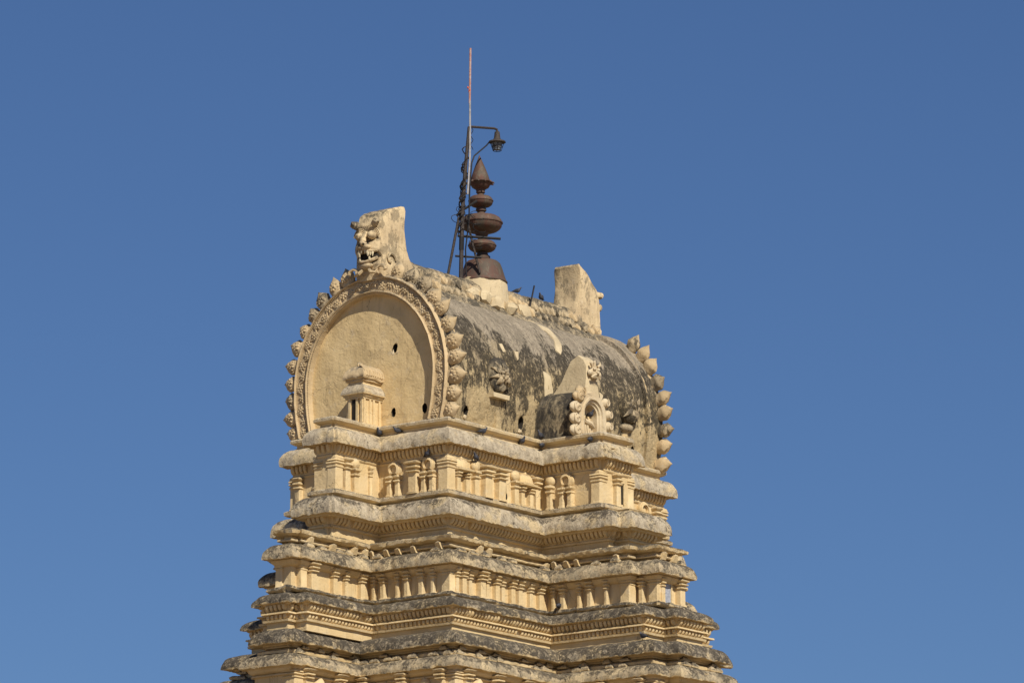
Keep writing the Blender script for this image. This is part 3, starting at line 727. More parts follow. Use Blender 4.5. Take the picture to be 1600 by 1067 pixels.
# ------------------------------------------------------------------ lion faces (crest blocks)
def lion(parent, full=True):
    L = bpy.data.objects.new('lion_crest', None); COL.objects.link(L); L.parent = parent
    # block: side outline in (x, z), extruded in y
    ol = [(-7.0, 47.75), (-7.02, 48.5), (-7.05, 49.2), (-7.08, 49.86), (-7.0, 50.12), (-6.86, 50.34), (-6.6, 50.52), (-6.2, 50.68), (-5.85, 50.78), (-5.62, 50.80), (-5.56, 50.72),
          (-5.62, 50.3), (-5.63, 49.9), (-5.58, 49.5), (-5.48, 49.1), (-5.33, 48.8), (-5.1, 48.5), (-5.0, 47.75)]
    if not full: ol[3:9] = [(-7.02, 49.5), (-6.92, 49.75), (-6.7, 50.0), (-6.4, 50.25), (-6.05, 50.55), (-5.7, 50.76)]
    mb = MB(); rings = []
    cx = -6.2; czz = 49.2
    def dense(ol):
        r = []
        for i in range(len(ol)):
            a_, b_ = ol[i], ol[(i + 1) % len(ol)]
            k = max(1, int(math.hypot(a_[0] - b_[0], a_[1] - b_[1]) / .16))
            r += [(a_[0] + (b_[0] - a_[0]) * j / k, a_[1] + (b_[1] - a_[1]) * j / k) for j in range(k)]
        return r
    dl = dense(ol)
    for y in (-.64, -.60, -.4, -.2, 0, .2, .4, .60, .64):
        s = .95 if abs(y) > .62 else 1
        rg = []
        for x, z_ in dl:
            xx, zz = cx + (x - cx) * s, czz + (z_ - czz) * (s if z_ > 48.2 else 1)
            bow = 1 - .10 * (y / .64) ** 2 if x < -6.9 else 1
            v = Vector((cx + (xx - cx) * bow, y * (1.12 if z_ < 48.5 else 1.0), zz)); v += .022 * noise.noise_vector(v * 3) + .012 * noise.noise_vector(v * 9); rg.append(v)
        rings.append(rg)
    mb.loft(rings); mb.obj('head_block', 'lion', L, angle=40)
    if not full:
        mb = MB(); mb.tube([(-6.9, .40, 49.75), (-7.15, .45, 49.80), (-7.28, .45, 49.78)], [.14, .12, .15], 8); mb.obj('broken_ear', 'lion', L, rough=.02, freq=5)
        mb = MB(); mb.ball((-7.05, .45, 49.25), (.2, .2, .2), 9, 6); mb.ball((-7.05, .3, 49.3), (.14, .2, .2), 9, 6); mb.ball((-7.05, 0, 48.9), (.2, .25, .2), 9, 6); mb.obj('snout', 'lion', L, rough=.02)
        return L
    # muzzle: upper lip rolled, nose, lower jaw
    X = -7.1
    mb = MB(); rings = []
    for k in range(25):     # brow-to-cheek face mass, bulging forward
        t = k / 24; z_ = 48.15 + 1.75 * t
        w_ = .50 + .13 * sin(t * pi); dep = .10 + .22 * sin(min(1, t * 1.3) * pi) ** 1.2 * (1.15 if .30 < t < .62 else .75)
        if .14 < t < .40: dep -= .30 * sin((t - .14) / .26 * pi)
        rings.append([(X + .12 - dep * cos(a_) ** .7 - .0 if abs(a_) < 1.5 else X + .14, w_ * sin(a_), z_) for a_ in [(-pi / 2 + pi * i / 16) for i in range(17)]])
    mb.loft(rings); mb.obj('face', 'lion', L, rough=.025, freq=5, angle=60)
    # mouth: dark ball, the cavity's shade and soot put into its colour
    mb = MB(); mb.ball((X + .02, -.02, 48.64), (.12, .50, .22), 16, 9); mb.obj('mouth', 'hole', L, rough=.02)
    # upper lip
    mb = MB(); pts = []; rr = []
    for k in range(21):
        u = -1 + 2 * k / 20; pts.append((X - .26 + .26 * u * u, .50 * u, 48.90 - .13 * u * u + .05 * cos(u * pi * 2))); rr.append(.065 + .03 * (1 - abs(u)))
    mb.tube(pts, rr, 8); 
    mb.ball((X - .27, -.17, 48.98), (.13, .18, .12), 10, 7); mb.ball((X - .27, .17, 48.98), (.13, .18, .12), 10, 7)
    mb.obj('upper_lip', 'lion', L, rough=.015)
    # lower jaw
    mb = MB(); pts = []; rr = []
    for k in range(17):
        u = -1 + 2 * k / 16; pts.append((X - .16 + .20 * u * u, .46 * u, 48.42 + .17 * u * u)); rr.append(.075)
    mb.tube(pts, rr, 8); mb.ball((X - .06, 0, 48.28), (.16, .32, .14), 10, 7); mb.obj('lower_jaw', 'lion', L, rough=.015)
    # nose with nostrils
    mb = MB(); mb.ball((X - .33, 0, 49.13), (.12, .13, .13), 9, 7); mb.ball((X - .31, -.12, 49.09), (.08, .08, .07), 8, 6); mb.ball((X - .31, .12, 49.09), (.08, .08, .07), 8, 6)
    mb.tube([(X - .30, 0, 49.18), (X - .22, 0, 49.38), (X - .10, 0, 49.60)], [.14, .11, .07], 8); mb.obj('nose', 'lion', L, rough=.015)
    mb = MB(); mb.ball((X - .40, -.10, 49.07), .045, 7, 5); mb.ball((X - .40, .10, 49.07), .045, 7, 5); mb.obj('nostril', 'hole', L)  # dark balls paint the shade inside the nostrils
    # teeth
    tm = MB(); tm.tube([(0, 0, .04), (-.02, 0, -.06), (-.01, 0, -.17)], [.055, .05, .014], 6); tme = tm.mesh('tooth', 'tooth')
    for u in (-.72, -.56, -.40, -.16, .16, .40, .56, .72):
        sc = 1.35 if abs(u) in (.40,) else .8 if abs(u) < .3 else 1.1
        link('tooth', tme, L, Matrix.Translation((X - .26 + .24 * u * u, .50 * u, 48.86 - .13 * u * u)) @ Matrix.Scale(sc, 4))
    for u in (-.5, .5):
        link('tooth', tme, L, Matrix.Translation((X - .16, .46 * u, 48.5)) @ Matrix.Rotation(pi, 4, 'X') @ Matrix.Scale(.9, 4))
    # eyes: ball + lids
    for sg in (-1, 1):
        mb = MB(); mb.ball((X - .10, .30 * sg, 49.45), (.22, .19, .175), 14, 9); ey = mb.obj('eye', 'lion', L)
        mb = MB(); mb.ball((X - .315, .27 * sg, 49.47), (.02, .05, .05), 8, 5); mb.obj('pupil', 'carve_dark', ey)
        for zz, s2 in ((.20, 1), (.26, 1), (.32, 1)):
            mb = MB(); pts = []
            for k in range(13):
                an = pi * (.02 + .96 * k / 12); pts.append((X - .16 + .05 * (zz - .2) + .10 * abs(cos(an)), .30 * sg + (zz + .01) * cos(an), 49.43 + (zz) * sin(an)))
            mb.tube(pts, .026, 5); mb.obj('brow_ridge', 'lion', L)
        # horn curls above the brows
        mb = MB(); mb.tube([(X - .05, .42 * sg, 49.86), (X - .14, .48 * sg, 49.93), (X - .20, .55 * sg, 49.93), (X - .20, .62 * sg, 49.86)], [.12, .15, .15, .09], 9)
        mb.ball((X - .12, .44 * sg, 49.88), (.14, .16, .14), 10, 7); mb.obj('horn_curl', 'carve_dark', L, rough=.03, freq=6)
        # whisker scrolls below
        mb = MB(); pts = []
        for k in range(15):
            an = k / 14 * 4.2; r_ = .34 - .018 * k; pts.append((X - .04, sg * (.62 + r_ * cos(an) * .8), 48.02 + r_ * sin(an) * .8))
        mb.tube(pts, [.075 - .002 * k for k in range(15)], 6); mb.obj('mane_curl', 'carve', L, rough=.02)
        mb = MB(); mb.tube([(X - .1, sg * .15, 48.12), (X - .16, sg * .28, 48.0), (X - .1, sg * .45, 47.98), (X - .05, sg * .55, 48.1)], [.06, .08, .06, .03], 6); mb.obj('mane_curl', 'carve', L)
    for k in range(4):
        mb = MB(); y = -.12 + .08 * k; mb.tube([(X - .08, y, 49.7), (X - .12, y * 1.2, 49.85), (X - .03, y * 1.6, 50.0)], [.035, .04, .03], 5); mb.obj('forehead_ridge', 'carve_dark', L)
    # relief scroll on the flank
    mb = MB(); pts = []
    for k in range(20):
        an = k / 19 * 5.0; r_ = .30 - .012 * k; pts.append((-6.55 + r_ * cos(an), -.70, 48.55 + r_ * sin(an)))
    mb.tube(pts, .05, 6); mb.obj('mane_curl', 'lion', L, rough=.02)
    return L
lion(T, True); l2 = lion(T, False); l2.rotation_euler = (0, 0, pi); l2.location = (0, 0, -.16)

# ------------------------------------------------------------------ small pavilion in front of the end arch
sh = bpy.data.objects.new('small_shrine', None); COL.objects.link(sh); sh.parent = T
def rect_stack(name, x0, x1, w_, prof, mat, parent, step=.12, amp=.015):
    """rectangle x0..x1, half width w_, prof = (outset, z)"""
    P = [(x0, -w_, -1, -1), (x1, -w_, 1, -1), (x1, w_, 1, 1), (x0, w_, -1, 1)]
    return sweep(name, P, prof, mat, parent, step=step, amp=amp, freq=3)
XS0, XS1, WS = -7.82, -6.6, .40
body = rect_stack('shrine_body', XS0, XS1, WS, [(-.02, 43.3), (-.02, 43.15), (-.02, 42.6), (0, 42.05), (.08, 42.03), (.08, 41.98)], 'wall', sh)
for x in (-7.76, -7.42, -7.2, -6.86):
    mb = MB(); mb.box(x - .05, x + .05, -WS - .035, -WS + .05, 42.04, 43.1); mb.obj('pilaster', 'wall', body, rough=.008)
mb = MB(); mb.box(XS0 - .004, XS0 + .05, -.02, .14, 42.15, 42.98); mb.obj('opening', 'hole', body)  # dark slab on the front wall paints the doorway's shade
for y in (-.34, -.12, .24):
    mb = MB(); mb.box(XS0 - .035, XS0 + .05, y - .05, y + .05, 42.04, 43.1); mb.obj('pilaster', 'wall', body, rough=.008)
rect_stack('shrine_eave', XS0, XS1, WS, [(-.05, 43.58), (.0, 43.52), (.08, 43.42), (.15, 43.3), (.18, 43.2), (.16, 43.14), (.1, 43.13), (.09, 43.06), (.05, 43.05), (.04, 42.98), (0, 42.97)], 'kap_a', sh)
rect_stack('shrine_neck', XS0, XS1, WS, [(-.04, 43.8), (-.04, 43.6), (0, 43.5)], 'wall', sh)
rect_stack('shrine_roof', XS0, XS1, WS, [(-.36, 44.32), (-.24, 44.31), (-.10, 44.24), (.03, 44.10), (.11, 43.93), (.13, 43.82), (.10, 43.76), (.02, 43.75), (.04, 43.68), (-.02, 43.66)], 'carve', sh, amp=.05)
for k in range(9):
    x = XS0 + .06 + 1.05 * k / 8; mb = MB(); mb.tube([(x, -WS + .22, 44.30), (x, -WS + .08, 44.24), (x, -WS - .05, 44.08), (x, -WS - .13, 43.86)], .045, 5); mb.obj('roof_rib', 'carve', sh, rough=.02)
mb = MB(); mb.ball((-7.5, 0, 44.34), (.15, .10, .12), 8, 6); mb.ball((-6.95, 0, 44.32), (.22, .12, .07), 8, 5); mb.obj('broken_finial', 'carve', sh, rough=.03)

# ------------------------------------------------------------------ dormer arch on the long side
dm = bpy.data.objects.new('dormer_arch', None); COL.objects.link(dm); dm.parent = T
YF = -5.42
def hs2(t, w_, zc, rt, zb):
    """small horseshoe outline (x,z)"""
    Ls = zc - zb; La = pi * (w_ + rt) / 2; tot = 2 * Ls + La; s = t * tot
    if s < Ls: return -w_, zb + s
    if s > tot - Ls: return w_, zb + (tot - s)
    th = (s - Ls) / La * pi; return -w_ * cos(th), zc + rt * sin(th)
def hs2_sweep(name, secs, zc, zb, mat, parent, nn=40, amp=.012):
    mb = MB(); rings = []
    for j in range(nn + 1):
        r_ = []
        for w_, y in secs:
            x, z_ = hs2(j / nn, w_, zc, w_ * 1.05, zb); v = Vector((x, y, z_)); r_.append(v + amp * noise.noise_vector(v * 3.5))
        rings.append(r_)
    mb.loft(rings); return mb.obj(name, mat, parent, angle=35)
# barrel running back into the roof, solid apart from the recess at the front
hs2_sweep('dormer_barrel', [(.92, YF + .10), (.96, YF + .35), (.98, YF + .8), (1.02, YF + 2.3), (.6, YF + 2.3), (.6, YF + .3)], 42.95, 42.0, 'soot', dm, 48, .03)
fr = hs2_sweep('dormer_front', [(.90, YF + .45), (.92, YF + .03), (.86, YF - .03), (.70, YF - .02), (.66, YF - .07), (.60, YF - .07), (.57, YF), (.50, YF + .02), (.48, YF + .08), (.42, YF + .10), (.41, YF + .45)], 42.92, 42.0, 'white', dm)
mb = MB(); mb.box(-.5, .5, YF + .42, YF + .6, 42.0, 43.45); mb.obj('niche_back', 'wall_low', dm)
# remains of a figure in the niche: bent torso and legs
mb = MB(); mb.tube([(-.25, YF + .2, 42.72), (0, YF + .12, 42.62), (.22, YF + .10, 42.5)], [.1, .12, .06], 8)
for x in (-.26, -.12, .02, .16): mb.tube([(x, YF + .18, 42.55), (x - .02, YF + .12, 42.02)], [.055, .05], 6)
mb.obj('broken_figure', 'white', dm, rough=.03, freq=5)
sc = MB(); sc.ball((0, 0, 0), (.24, .15, .20), 12, 8)
pts = []
for k in range(22):
    an = k / 21 * 7.5; r_ = .03 + .14 * k / 21; pts.append((r_ * cos(an), -.15 + .03 * k / 21, r_ * sin(an)))
sc.tube(pts, .028, 5); scm = sc.mesh('scroll_curl', 'white', rough=.012); scm2 = sc.mesh('scroll_curl', 'carve', rough=.03)
for x, z_, s in ((.84, 43.55, .95), (1.02, 43.1, .98), (1.04, 42.65, .98), (1.02, 42.2, 1.0)):
    link('scroll_curl', scm, dm, Matrix.Translation((x, YF + .02, z_)) @ Matrix.Diagonal((s, s, s, 1)))
    link('scroll_curl', scm if z_ < 43.4 else scm2, dm, Matrix.Translation((-x * 1.05, YF + .02, z_)) @ Matrix.Diagonal((-s * 1.4, s * 1.1, s * 1.2, 1)))
link('scroll_curl', scm2, dm, Matrix.Translation((-.72, YF + .05, 43.75)) @ Matrix.Diagonal((1.25, 1.1, 1.2, 1)))
# fin above, with a small monster head
ol = [(YF - .0, 43.75), (YF + .02, 44.3), (YF + .03, 44.85), (YF + .12, 45.1), (YF + .40, 45.3), (YF + .75, 45.12), (YF + 1.0, 44.75), (YF + 1.25, 44.3), (YF + 1.5, 43.9), (YF + 1.9, 43.6)]
mb = MB(); rings = []
for x, s in ((-.36, .97), (-.33, 1), (0, 1), (.33, 1), (.36, .97)):
    rings.append([(x * (1.35 if z_ < 44 else 1), YF + .9 + (y - YF - .9) * s, 44.3 + (z_ - 44.3) * s) for y, z_ in ol])
mb.loft(rings); mb.obj('crest_fin', 'patch', dm, rough=.03, freq=3, angle=30)
mh = MB(); X0 = YF - .05
mh.ball((.02, X0, 44.62), (.25, .16, .24), 12, 8)
for sg in (-1, 1):
    mh.ball((.02 + .12 * sg, X0 - .14, 44.72), (.085, .07, .075), 9, 6)
    mh.tube([(.02 + .18 * sg, X0 - .05, 44.85), (.02 + .3 * sg, X0 - .08, 44.95), (.02 + .27 * sg, X0 - .1, 45.05)], [.06, .06, .02], 6)
    mh.ball((.02 + .30 * sg, X0 - .02, 44.58), (.10, .1, .12), 8, 6)
    mh.tube([(.02 + .05 * sg, X0 - .17, 44.52), (.02 + .16 * sg, X0 - .15, 44.47), (.02 + .26 * sg, X0 - .1, 44.38)], .05, 6)
mh.ball((.02, X0 - .2, 44.58), (.07, .08, .07), 8, 6)
mh.tube([(.02, X0 - .02, 44.85), (.0, X0 - .05, 45.0), (.05, X0 - .03, 45.1)], [.08, .07, .02], 6)
mhd = mh.obj('monster_head', 'white', dm, rough=.01)
tm = MB(); tm.tube([(0, 0, 0), (0, 0, -.1)], [.028, .006], 5); tme = tm.mesh('tooth', 'white')
for x in (-.2, -.12, -.04, .06, .14, .22): link('tooth', tme, mhd, Matrix.Translation((x, X0 - .16, 44.44)))

# medallions on the flank of the vault
def medallion(x, z_, kind):
    y = vault_y(z_); m_ = MB(); 
    m_.lathe([(.60, -.25), (.58, .0), (.50, .16), (.34, .24), (.15, .24)], 18, sy=1.25)
    m_.v = [(p[0], -p[2] - .0, p[1]) for p in m_.v]
    o = m_.obj('medallion', 'vault' if kind else 'soot', T, rough=.03, freq=3); o.location = (x, y + (-.12 if kind else .02), z_)
    pm = MB(); dpt = .12
    rings = []
    for q in range(7):
        t = q / 6; rings.append([(.11 * sin(t * pi * .9 + .25) * sin(a_), -.20 - .13 * sin(t * pi) + .10 * t - .05 * cos(a_), .06 + .42 * t) for a_ in [2 * pi * i / 8 for i in range(8)]])
    pm.loft(rings); pme = pm.mesh('petal', 'carve_dark', rough=.015)
    nP = 8 if kind else 10
    for k in range(nP):
        s = 1.15 + .12 * (k % 2); link('petal', pme, o, Matrix.Rotation(2 * pi * k / nP + random.uniform(0, .3), 4, 'Y') @ Matrix.Diagonal((random.uniform(1.0, 1.4) if kind else random.uniform(.8, 1.3), .8 if kind else random.uniform(.8, 1.2), s * random.uniform(.8, 1.15), 1)))
    if not kind:
        for k in range(6): link('petal', pme, o, Matrix.Translation((0, -.1, 0)) @ Matrix.Rotation(2 * pi * k / 6, 4, 'Y') @ Matrix.Diagonal((.7, 1, .6, 1)))
    c = MB(); c.ball((0, -.22, 0), (.09, .07, .09), 9, 6); c.obj('boss', 'carve_dark', o, rough=.02)
    return o
md1 = medallion(-3.5, 44.15, 0); md2 = medallion(4.85, 44.25, 1)
mb = MB(); mb.add(*(lambda q: (q.v, q.f))((lambda q: (q.box(-.5, .5, -.22, .2, -.09, .09), q)[1])(MB()))); sh1 = mb.obj('stone_shelf', 'patch', T, rough=.03); sh1.location = (-3.55, vault_y(43.35) , 43.32); sh1.rotation_euler = (0, .0, 0)
mb = MB(); mb.ball((0, 0, 0), (.42, .25, .2), 12, 7); s2_ = mb.obj('pedestal_cushion', 'carve_dark', T, rough=.04, freq=4); s2_.location = (4.75, vault_y(43.45) + .02, 43.42)
mb = MB(); mb.lathe([(.27, 0), (.25, .5), (.22, 1.2), (.26, 1.3)], 10); mb.obj('half_column', 'wall', T, rough=.02).location = (4.72, vault_y(42.6) + .06, 42.0)
mb = MB(); mb.lathe([(.2, 0), (.19, .5), (.17, 1.1), (.22, 1.2)], 10); mb.obj('half_column', 'vault', T, rough=.02).location = (-3.35, vault_y(42.6) + .10, 42.0)

# ------------------------------------------------------------------ finial
LN = (-.61 * .030, .79 * .030)
fin = empty('roof_finial', 'brown copper finial of stacked discs and a cone on the roof ridge', 'finial', (0.12, 0, 48.95))
def fpart(name, prof, n_=32):
    mb = MB(); mb.lathe([(r, z_ - .0) for r, z_ in prof], n_, (0, 0), LN, 0); return mb.obj(name, 'copper', fin, angle=35)
def disc(z_, r, h):
    pr = []
    for k in range(6): t = -pi / 2 + k * pi / 2 / 5; pr.append((r * .28 + r * .68 * cos(t) ** .8, z_ - h * .02 + h * .5 * sin(t)))
    pr += [(r, z_), (r, z_ + h * .06)]
    for k in range(6): t = k * pi / 2 / 5; pr.append((r * .28 + r * .68 * cos(t) ** .8, z_ + h * .06 + h * .44 * sin(t)))
    return pr
fpart('bell_base', [(.30, -.12), (.96, -.03), (.965, 0), (.90, .10), (.84, .3), (.77, .55), (.70, .74), (.60, .84), (.44, .90), (.30, .92), (.2, .93)])
fpart('neck', [(.2, .9), (.30, .95), (.31, 1.04), (.24, 1.1), (.2, 1.2)])
fpart('lower_disc', disc(1.47, .57, .46)); fpart('neck', [(.2, 1.6), (.15, 1.74), (.2, 1.84), (.27, 1.95), (.3, 2.1)])
fpart('wide_disc', disc(2.38, .85, .70)); fpart('neck', [(.25, 2.65), (.14, 2.84), (.21, 2.89), (.21, 2.95), (.14, 3.1)])
fpart('upper_disc', disc(3.28, .50, .46)); fpart('neck', [(.2, 3.42), (.12, 3.58), (.18, 3.63), (.17, 3.70), (.2, 3.78)])
cup = fpart('petal_cup', [(.2, 3.76), (.33, 3.84), (.40, 3.96), (.43, 4.02), (.50, 4.04), (.38, 4.06)])
for k in range(12):
    mb = MB(); an = k * pi / 6; c, s_ = cos(an), sin(an); mb.tube([(.40 * c + LN[0] * 4, .40 * s_ + LN[1] * 4, 4.02), (.52 * c + LN[0] * 4, .52 * s_ + LN[1] * 4, 4.03), (.56 * c + LN[0] * 4, .56 * s_ + LN[1] * 4, 3.99)], [.05, .045, .02], 6); mb.obj('petal', 'copper', cup)
fpart('cone', [(.38, 4.05), (.39, 4.10), (.33, 4.32), (.20, 4.68), (.09, 4.95), (.03, 5.10), (.004, 5.16)])

# ------------------------------------------------------------------ mast with lamp
mast = empty('lightning_mast', 'thin steel mast with cables and a lantern arm, left of the copper finial', 'mast', (-1.31, 0, 49.02))
mo = Vector((-1.31, 0, 48.75))
def mp(p):   # (metres sideways along the arm, metres up from the foot, depth)
    return RV * p[0] + HV * (p[2] if len(p) > 2 else 0) + Vector((0, 0, p[1]))
def mpart(name, mat, pts, r, n_=7, par=mast):
    mb = MB(); mb.tube([mp(p) for p in pts], r, n_); return mb.obj(name, mat, par)
mpart('pole', 'steel', [(0, -.3), (.05, 2.4), (.15, 4.0), (.31, 5.95)], [.085, .085, .075, .06])
mpart('tube', 'zinc', [(.26, 3.2, -.08), (.345, 4.6, -.06), (.35, 5.8), (.345, 7.0)], .042)
mpart('rod', 'redtape', [(.335, 6.9), (.345, 7.8), (.36, 9.15)], .042)
mb = MB(); mb.ball(mp((.33, 7.42)), (.045, .045, .11), 7, 6); mb.ball(mp((.26, 7.54)), (.035, .03, .05), 6, 4); mb.obj('rag', 'orange', mast, rough=.02, freq=8)
mpart('arm', 'steel', [(.33, 5.96), (1.30, 6.12, .9), (1.40, 6.10, 1.0), (1.43, 5.98, 1.0)], .05)
lan = MB(); lan.lathe([(.05, .62), (.10, .60), (.13, .35), (.17, .28), (.33, .22), (.35, .17), (.29, .15)], 16); lt = lan.obj('lantern', 'steel', mast); lt.location = mp((1.42, 5.40, 1.0))
g = MB(); g.lathe([(.22, .15), (.14, -.13), (.05, -.14)], 12); g.obj('lantern_glass', 'glass', lt)
for k in range(8):
    g = MB(); an = k * pi / 4; g.tube([(.27 * cos(an), .27 * sin(an), .16), (.165 * cos(an), .165 * sin(an), -.16)], .014, 4); g.obj('cage_bar', 'iron', lt)
for zz, r_ in ((-.16, .165), (0, .218)):
    g = MB(); g.tube([(r_ * cos(a_ * pi / 8), r_ * sin(a_ * pi / 8), zz) for a_ in range(17)], .014, 4); g.obj('cage_hoop', 'iron', lt)
mpart('brace', 'steel', [(-.50, .0), (-.08, 2.3)], .055)
mpart('brace', 'steel', [(.75, .1, .2), (.45, 1.3, .2), (.20, 2.4, .1)], .045)
mpart('crossbar', 'iron', [(-.22, .74), (.80, .72, .2)], .045); mpart('crossbar', 'iron', [(-.12, 1.55), (1.55, 1.55, .5)], .055)
mpart('crossbar', 'iron', [(-.18, 2.36), (.12, 2.62), (.62, 3.0, .2)], .05)
mpart('bracket_plate', 'iron', [(.02, .98), (.03, 1.5)], .10)
mpart('cable', 'iron', [(1.09, 5.56, 1.0), (1.0, 5.40, .8), (.52, 4.80, .1), (.42, 4.5), (.34, 3.5), (.32, 2.6)], .03)
mpart('cable', 'iron', [(.33, 4.0), (.32, 2.2), (.18, 1.0), (.22, -.1)], .028)
random.seed(5)
for q in range(8):
    pts = []; z_ = 1.9 + random.uniform(-.7, .3); ph = random.random() * 6
    top = random.uniform(3.6, 5.6)
    while z_ < top:
        xc = .04 + max(0, z_ - 2) / 4 * .26; ph += random.uniform(.5, 1.2); r_ = random.uniform(.06, .15)
        pts.append((xc - .05 + r_ * cos(ph), z_, r_ * sin(ph))); z_ += random.uniform(.05, .14)
    mpart('cable', 'iron' if q % 3 else 'steel', pts, .022, 4)
for x, z_ in ((-.3, 2.35), (.45, 2.5), (.4, 1.35), (.55, 2.0), (.1, 2.0), (.35, 2.3), (-.1, 2.7)):
    mpart('loose_wire', 'iron', [(x + .2 * cos(k * .8) + .03 * k, z_ + .13 * sin(k * .8) - .03 * k, .1 * sin(k)) for k in range(9)], .014, 4)
mpart('loose_wire', 'iron', [(.42 + .05 * sin(k * 1.3), 5.9 - .08 * k) for k in range(12)], .013, 4)
rod = MB(); rod.tube([(0, 0, 0), (.44, 0, 1.4)], .035, 6); ro = rod.obj('iron_rod', 'iron', None); ro.location = (2.05, -.72, 47.75)
ro['label'] = 'short leaning black iron rod stuck in the roof ridge right of the finial'; ro['category'] = 'rod'

# ------------------------------------------------------------------ pigeons
def pigeon_parts():
    b = MB(); rings = []
    # body from tail root (-x) to beak (+x): (x, z, half width, half height)
    for x, z_, hw, hh in ((-.17, .115, .012, .010), (-.13, .118, .040, .030), (-.07, .125, .070, .058), (0, .135, .082, .075), (.06, .155, .075, .075), (.10, .185, .052, .055), (.125, .215, .036, .036),
                          (.14, .245, .036, .034), (.158, .265, .030, .026), (.175, .265, .014, .013)):
        rings.append([(x - .3 * hh * sin(a_), hw * cos(a_), z_ + hh * sin(a_)) for a_ in [2 * pi * k / 12 for k in range(12)]])
    b.loft(rings)
    w_ = MB()
    for sg in (-1, 1):
        w_.loft([[(x, sg * (.070 + .012 * (1 - abs(k) / 2)) * f, z_ + hh * k / 2) for k in (-2, -1, 0, 1, 2)] + [(x, sg * .045 * f, z_ + hh * k / 2) for k in (2, 0, -2)]
                 for x, z_, hh, f in ((.07, .17, .03, .85), (.03, .155, .055, 1.05), (-.05, .145, .05, 1.0), (-.13, .125, .03, .75), (-.21, .105, .012, .45))])
    t = MB(); t.loft([[(x, -hw, z_), (x, hw, z_), (x, hw, z_ + .012), (x, -hw, z_ + .012)] for x, hw, z_ in ((-.12, .03, .115), (-.19, .04, .098), (-.26, .052, .085))])
    k_ = MB(); k_.tube([(.17, 0, .262), (.205, 0, .252)], [.010, .003], 5)
    l_ = MB()
    for sg in (-1, 1):
        l_.tube([(0, sg * .03, .08), (.005, sg * .032, .004)], .008, 5); l_.tube([(-.02, sg * .032, .006), (.035, sg * .036, .006)], .006, 4)
    return (('body', b.mesh('pigeon_body', 'pig', angle=80)), ('wings', w_.mesh('pigeon_wings', 'pigd')), ('tail', t.mesh('pigeon_tail', 'pigd')), ('beak', k_.mesh('pigeon_beak', 'beak')), ('legs', l_.mesh('pigeon_legs', 'beak')))
PP = pigeon_parts()
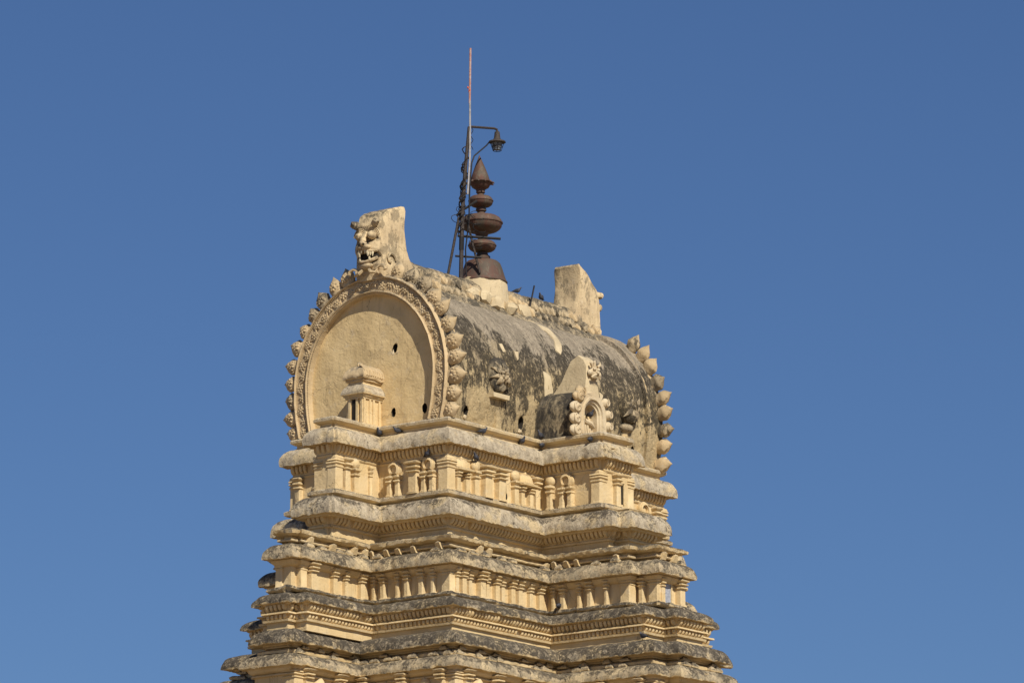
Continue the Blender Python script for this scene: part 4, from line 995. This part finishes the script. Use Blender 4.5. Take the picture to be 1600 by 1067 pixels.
for x, y, z_, rot, sc_, lab in (
    (-7.02, -.55, 41.575, 200, 1.35, 'pigeon on the top cornice just right of the small shrine, below the gable'),
    (-7.0, -1.42, 41.575, 150, 1.2, 'pigeon in the shade of the top ledge below the lowest gable hole'),
    (-4.92, -3.90, 41.575, 340, 1.3, 'pigeon on the top cornice below the left end of the vault, near its first hole'),
    (-2.45, -3.88, 41.575, 250, 1.3, 'pigeon on the top cornice midway between gable corner and dormer arch'),
    (-1.32, -3.98, 41.565, 30, 1.4, 'pigeon in the inner corner of the top cornice, beneath the dormer'),
    (-1.18, -3.80, 41.995, 190, 1.4, 'pigeon on the ledge against the dark side of the dormer barrel'),
    (-1.20, -6.20, 41.555, 20, 1.35, 'pigeon on the cornice of the projecting bay, below the dormer arch'),
    (.42, -5.62, 41.99, 290, 1.3, 'dark pigeon standing at the foot of the dormer arch opening'),
    (.12, -5.22, 42.86, 260, 1.3, 'pigeon perched on the broken figure inside the dormer niche'),
    (-5.48, -4.0, 40.46, 200, 1.3, 'pigeon tucked under the top cornice on a pilaster of the long wall'),
    (-7.12, -2.95, 40.46, 240, 1.3, 'pigeon tucked under the top cornice on an arched pilaster of the end wall'),
    (-1.52, -4.95, 35.20, 20, 1.5, 'pigeon standing on the dark ledge of the middle tier beside the projecting bay'),
    (-2.16, -9.36, 33.56, 80, 1.3, 'upright dark pigeon on the low cornice at the corner of the projecting bay'),
    (6.80, -3.80, 41.99, 330, 1.3, 'pigeon at the far right tip of the top ledge, seen against the sky'),
    (2.05, -.2, 48.80, 300, 1.15, 'small pigeon on the roof ridge between the finial and the leaning rod'),
    (3.62, -.2, 48.80, 200, 1.25, 'pigeon on the roof ridge between the leaning rod and the far crest block')):
    r = empty('pigeon', lab, 'pigeon', (x, y, z_), radians(rot), 'pigeons resting on the tower')
    r.scale = (sc_ * .88,) * 3
    for nm, me in PP: link(nm, me, r)
# weeds rooted in the cornices
def weed(x, y, z_, s, lab, n_=16):
    mb = MB()
    for k in range(n_):
        an = random.uniform(0, 2 * pi); l = s * random.uniform(.5, 1); t_ = random.uniform(.2, .9)
        p = [(0, 0, 0), (l * .5 * cos(an) * t_, l * .5 * sin(an) * t_, l * .6), (l * cos(an) * t_, l * sin(an) * t_, l)]
        mb.tube(p, [.008, .008, .003], 3)
        for q in range(3):
            c = Vector(p[1]) + (Vector(p[2]) - Vector(p[1])) * (q / 2.2); d1 = Vector((random.uniform(-1, 1), random.uniform(-1, 1), random.uniform(-.3, .6))).normalized() * s * .16; d2 = d1.cross(Vector((0, 0, 1))) * .4
            mb.add([c, c + d1 * .5 + d2, c + d1, c + d1 * .5 - d2], [(0, 1, 2, 3)])
    o = mb.obj('weed', 'leaf', None, smooth=False); o.location = (x, y, z_); o['label'] = lab; o['category'] = 'weed'
weed(7.22, -4.05, 41.05, .22, 'small dry weed on the far right corner of the top cornice')

# keep every assembly at thing > part > sub-part
def depth(o):
    d = 1
    while o.parent is not None: o = o.parent; d += 1
    return d
for o in list(bpy.data.objects):
    while depth(o) > 3:
        p = o.parent; mw = p.matrix_basis @ o.matrix_basis; o.parent = p.parent; o.matrix_basis = mw

# ------------------------------------------------------------------ ground
mb = MB(); G = 9000; N_ = 24
ringsg = []
mb.add([(-G, -G, 0), (G, -G, 0), (G, G, 0), (-G, G, 0)], [(0, 1, 2, 3)])
g = mb.obj('ground', 'ground', None); g['kind'] = 'structure'
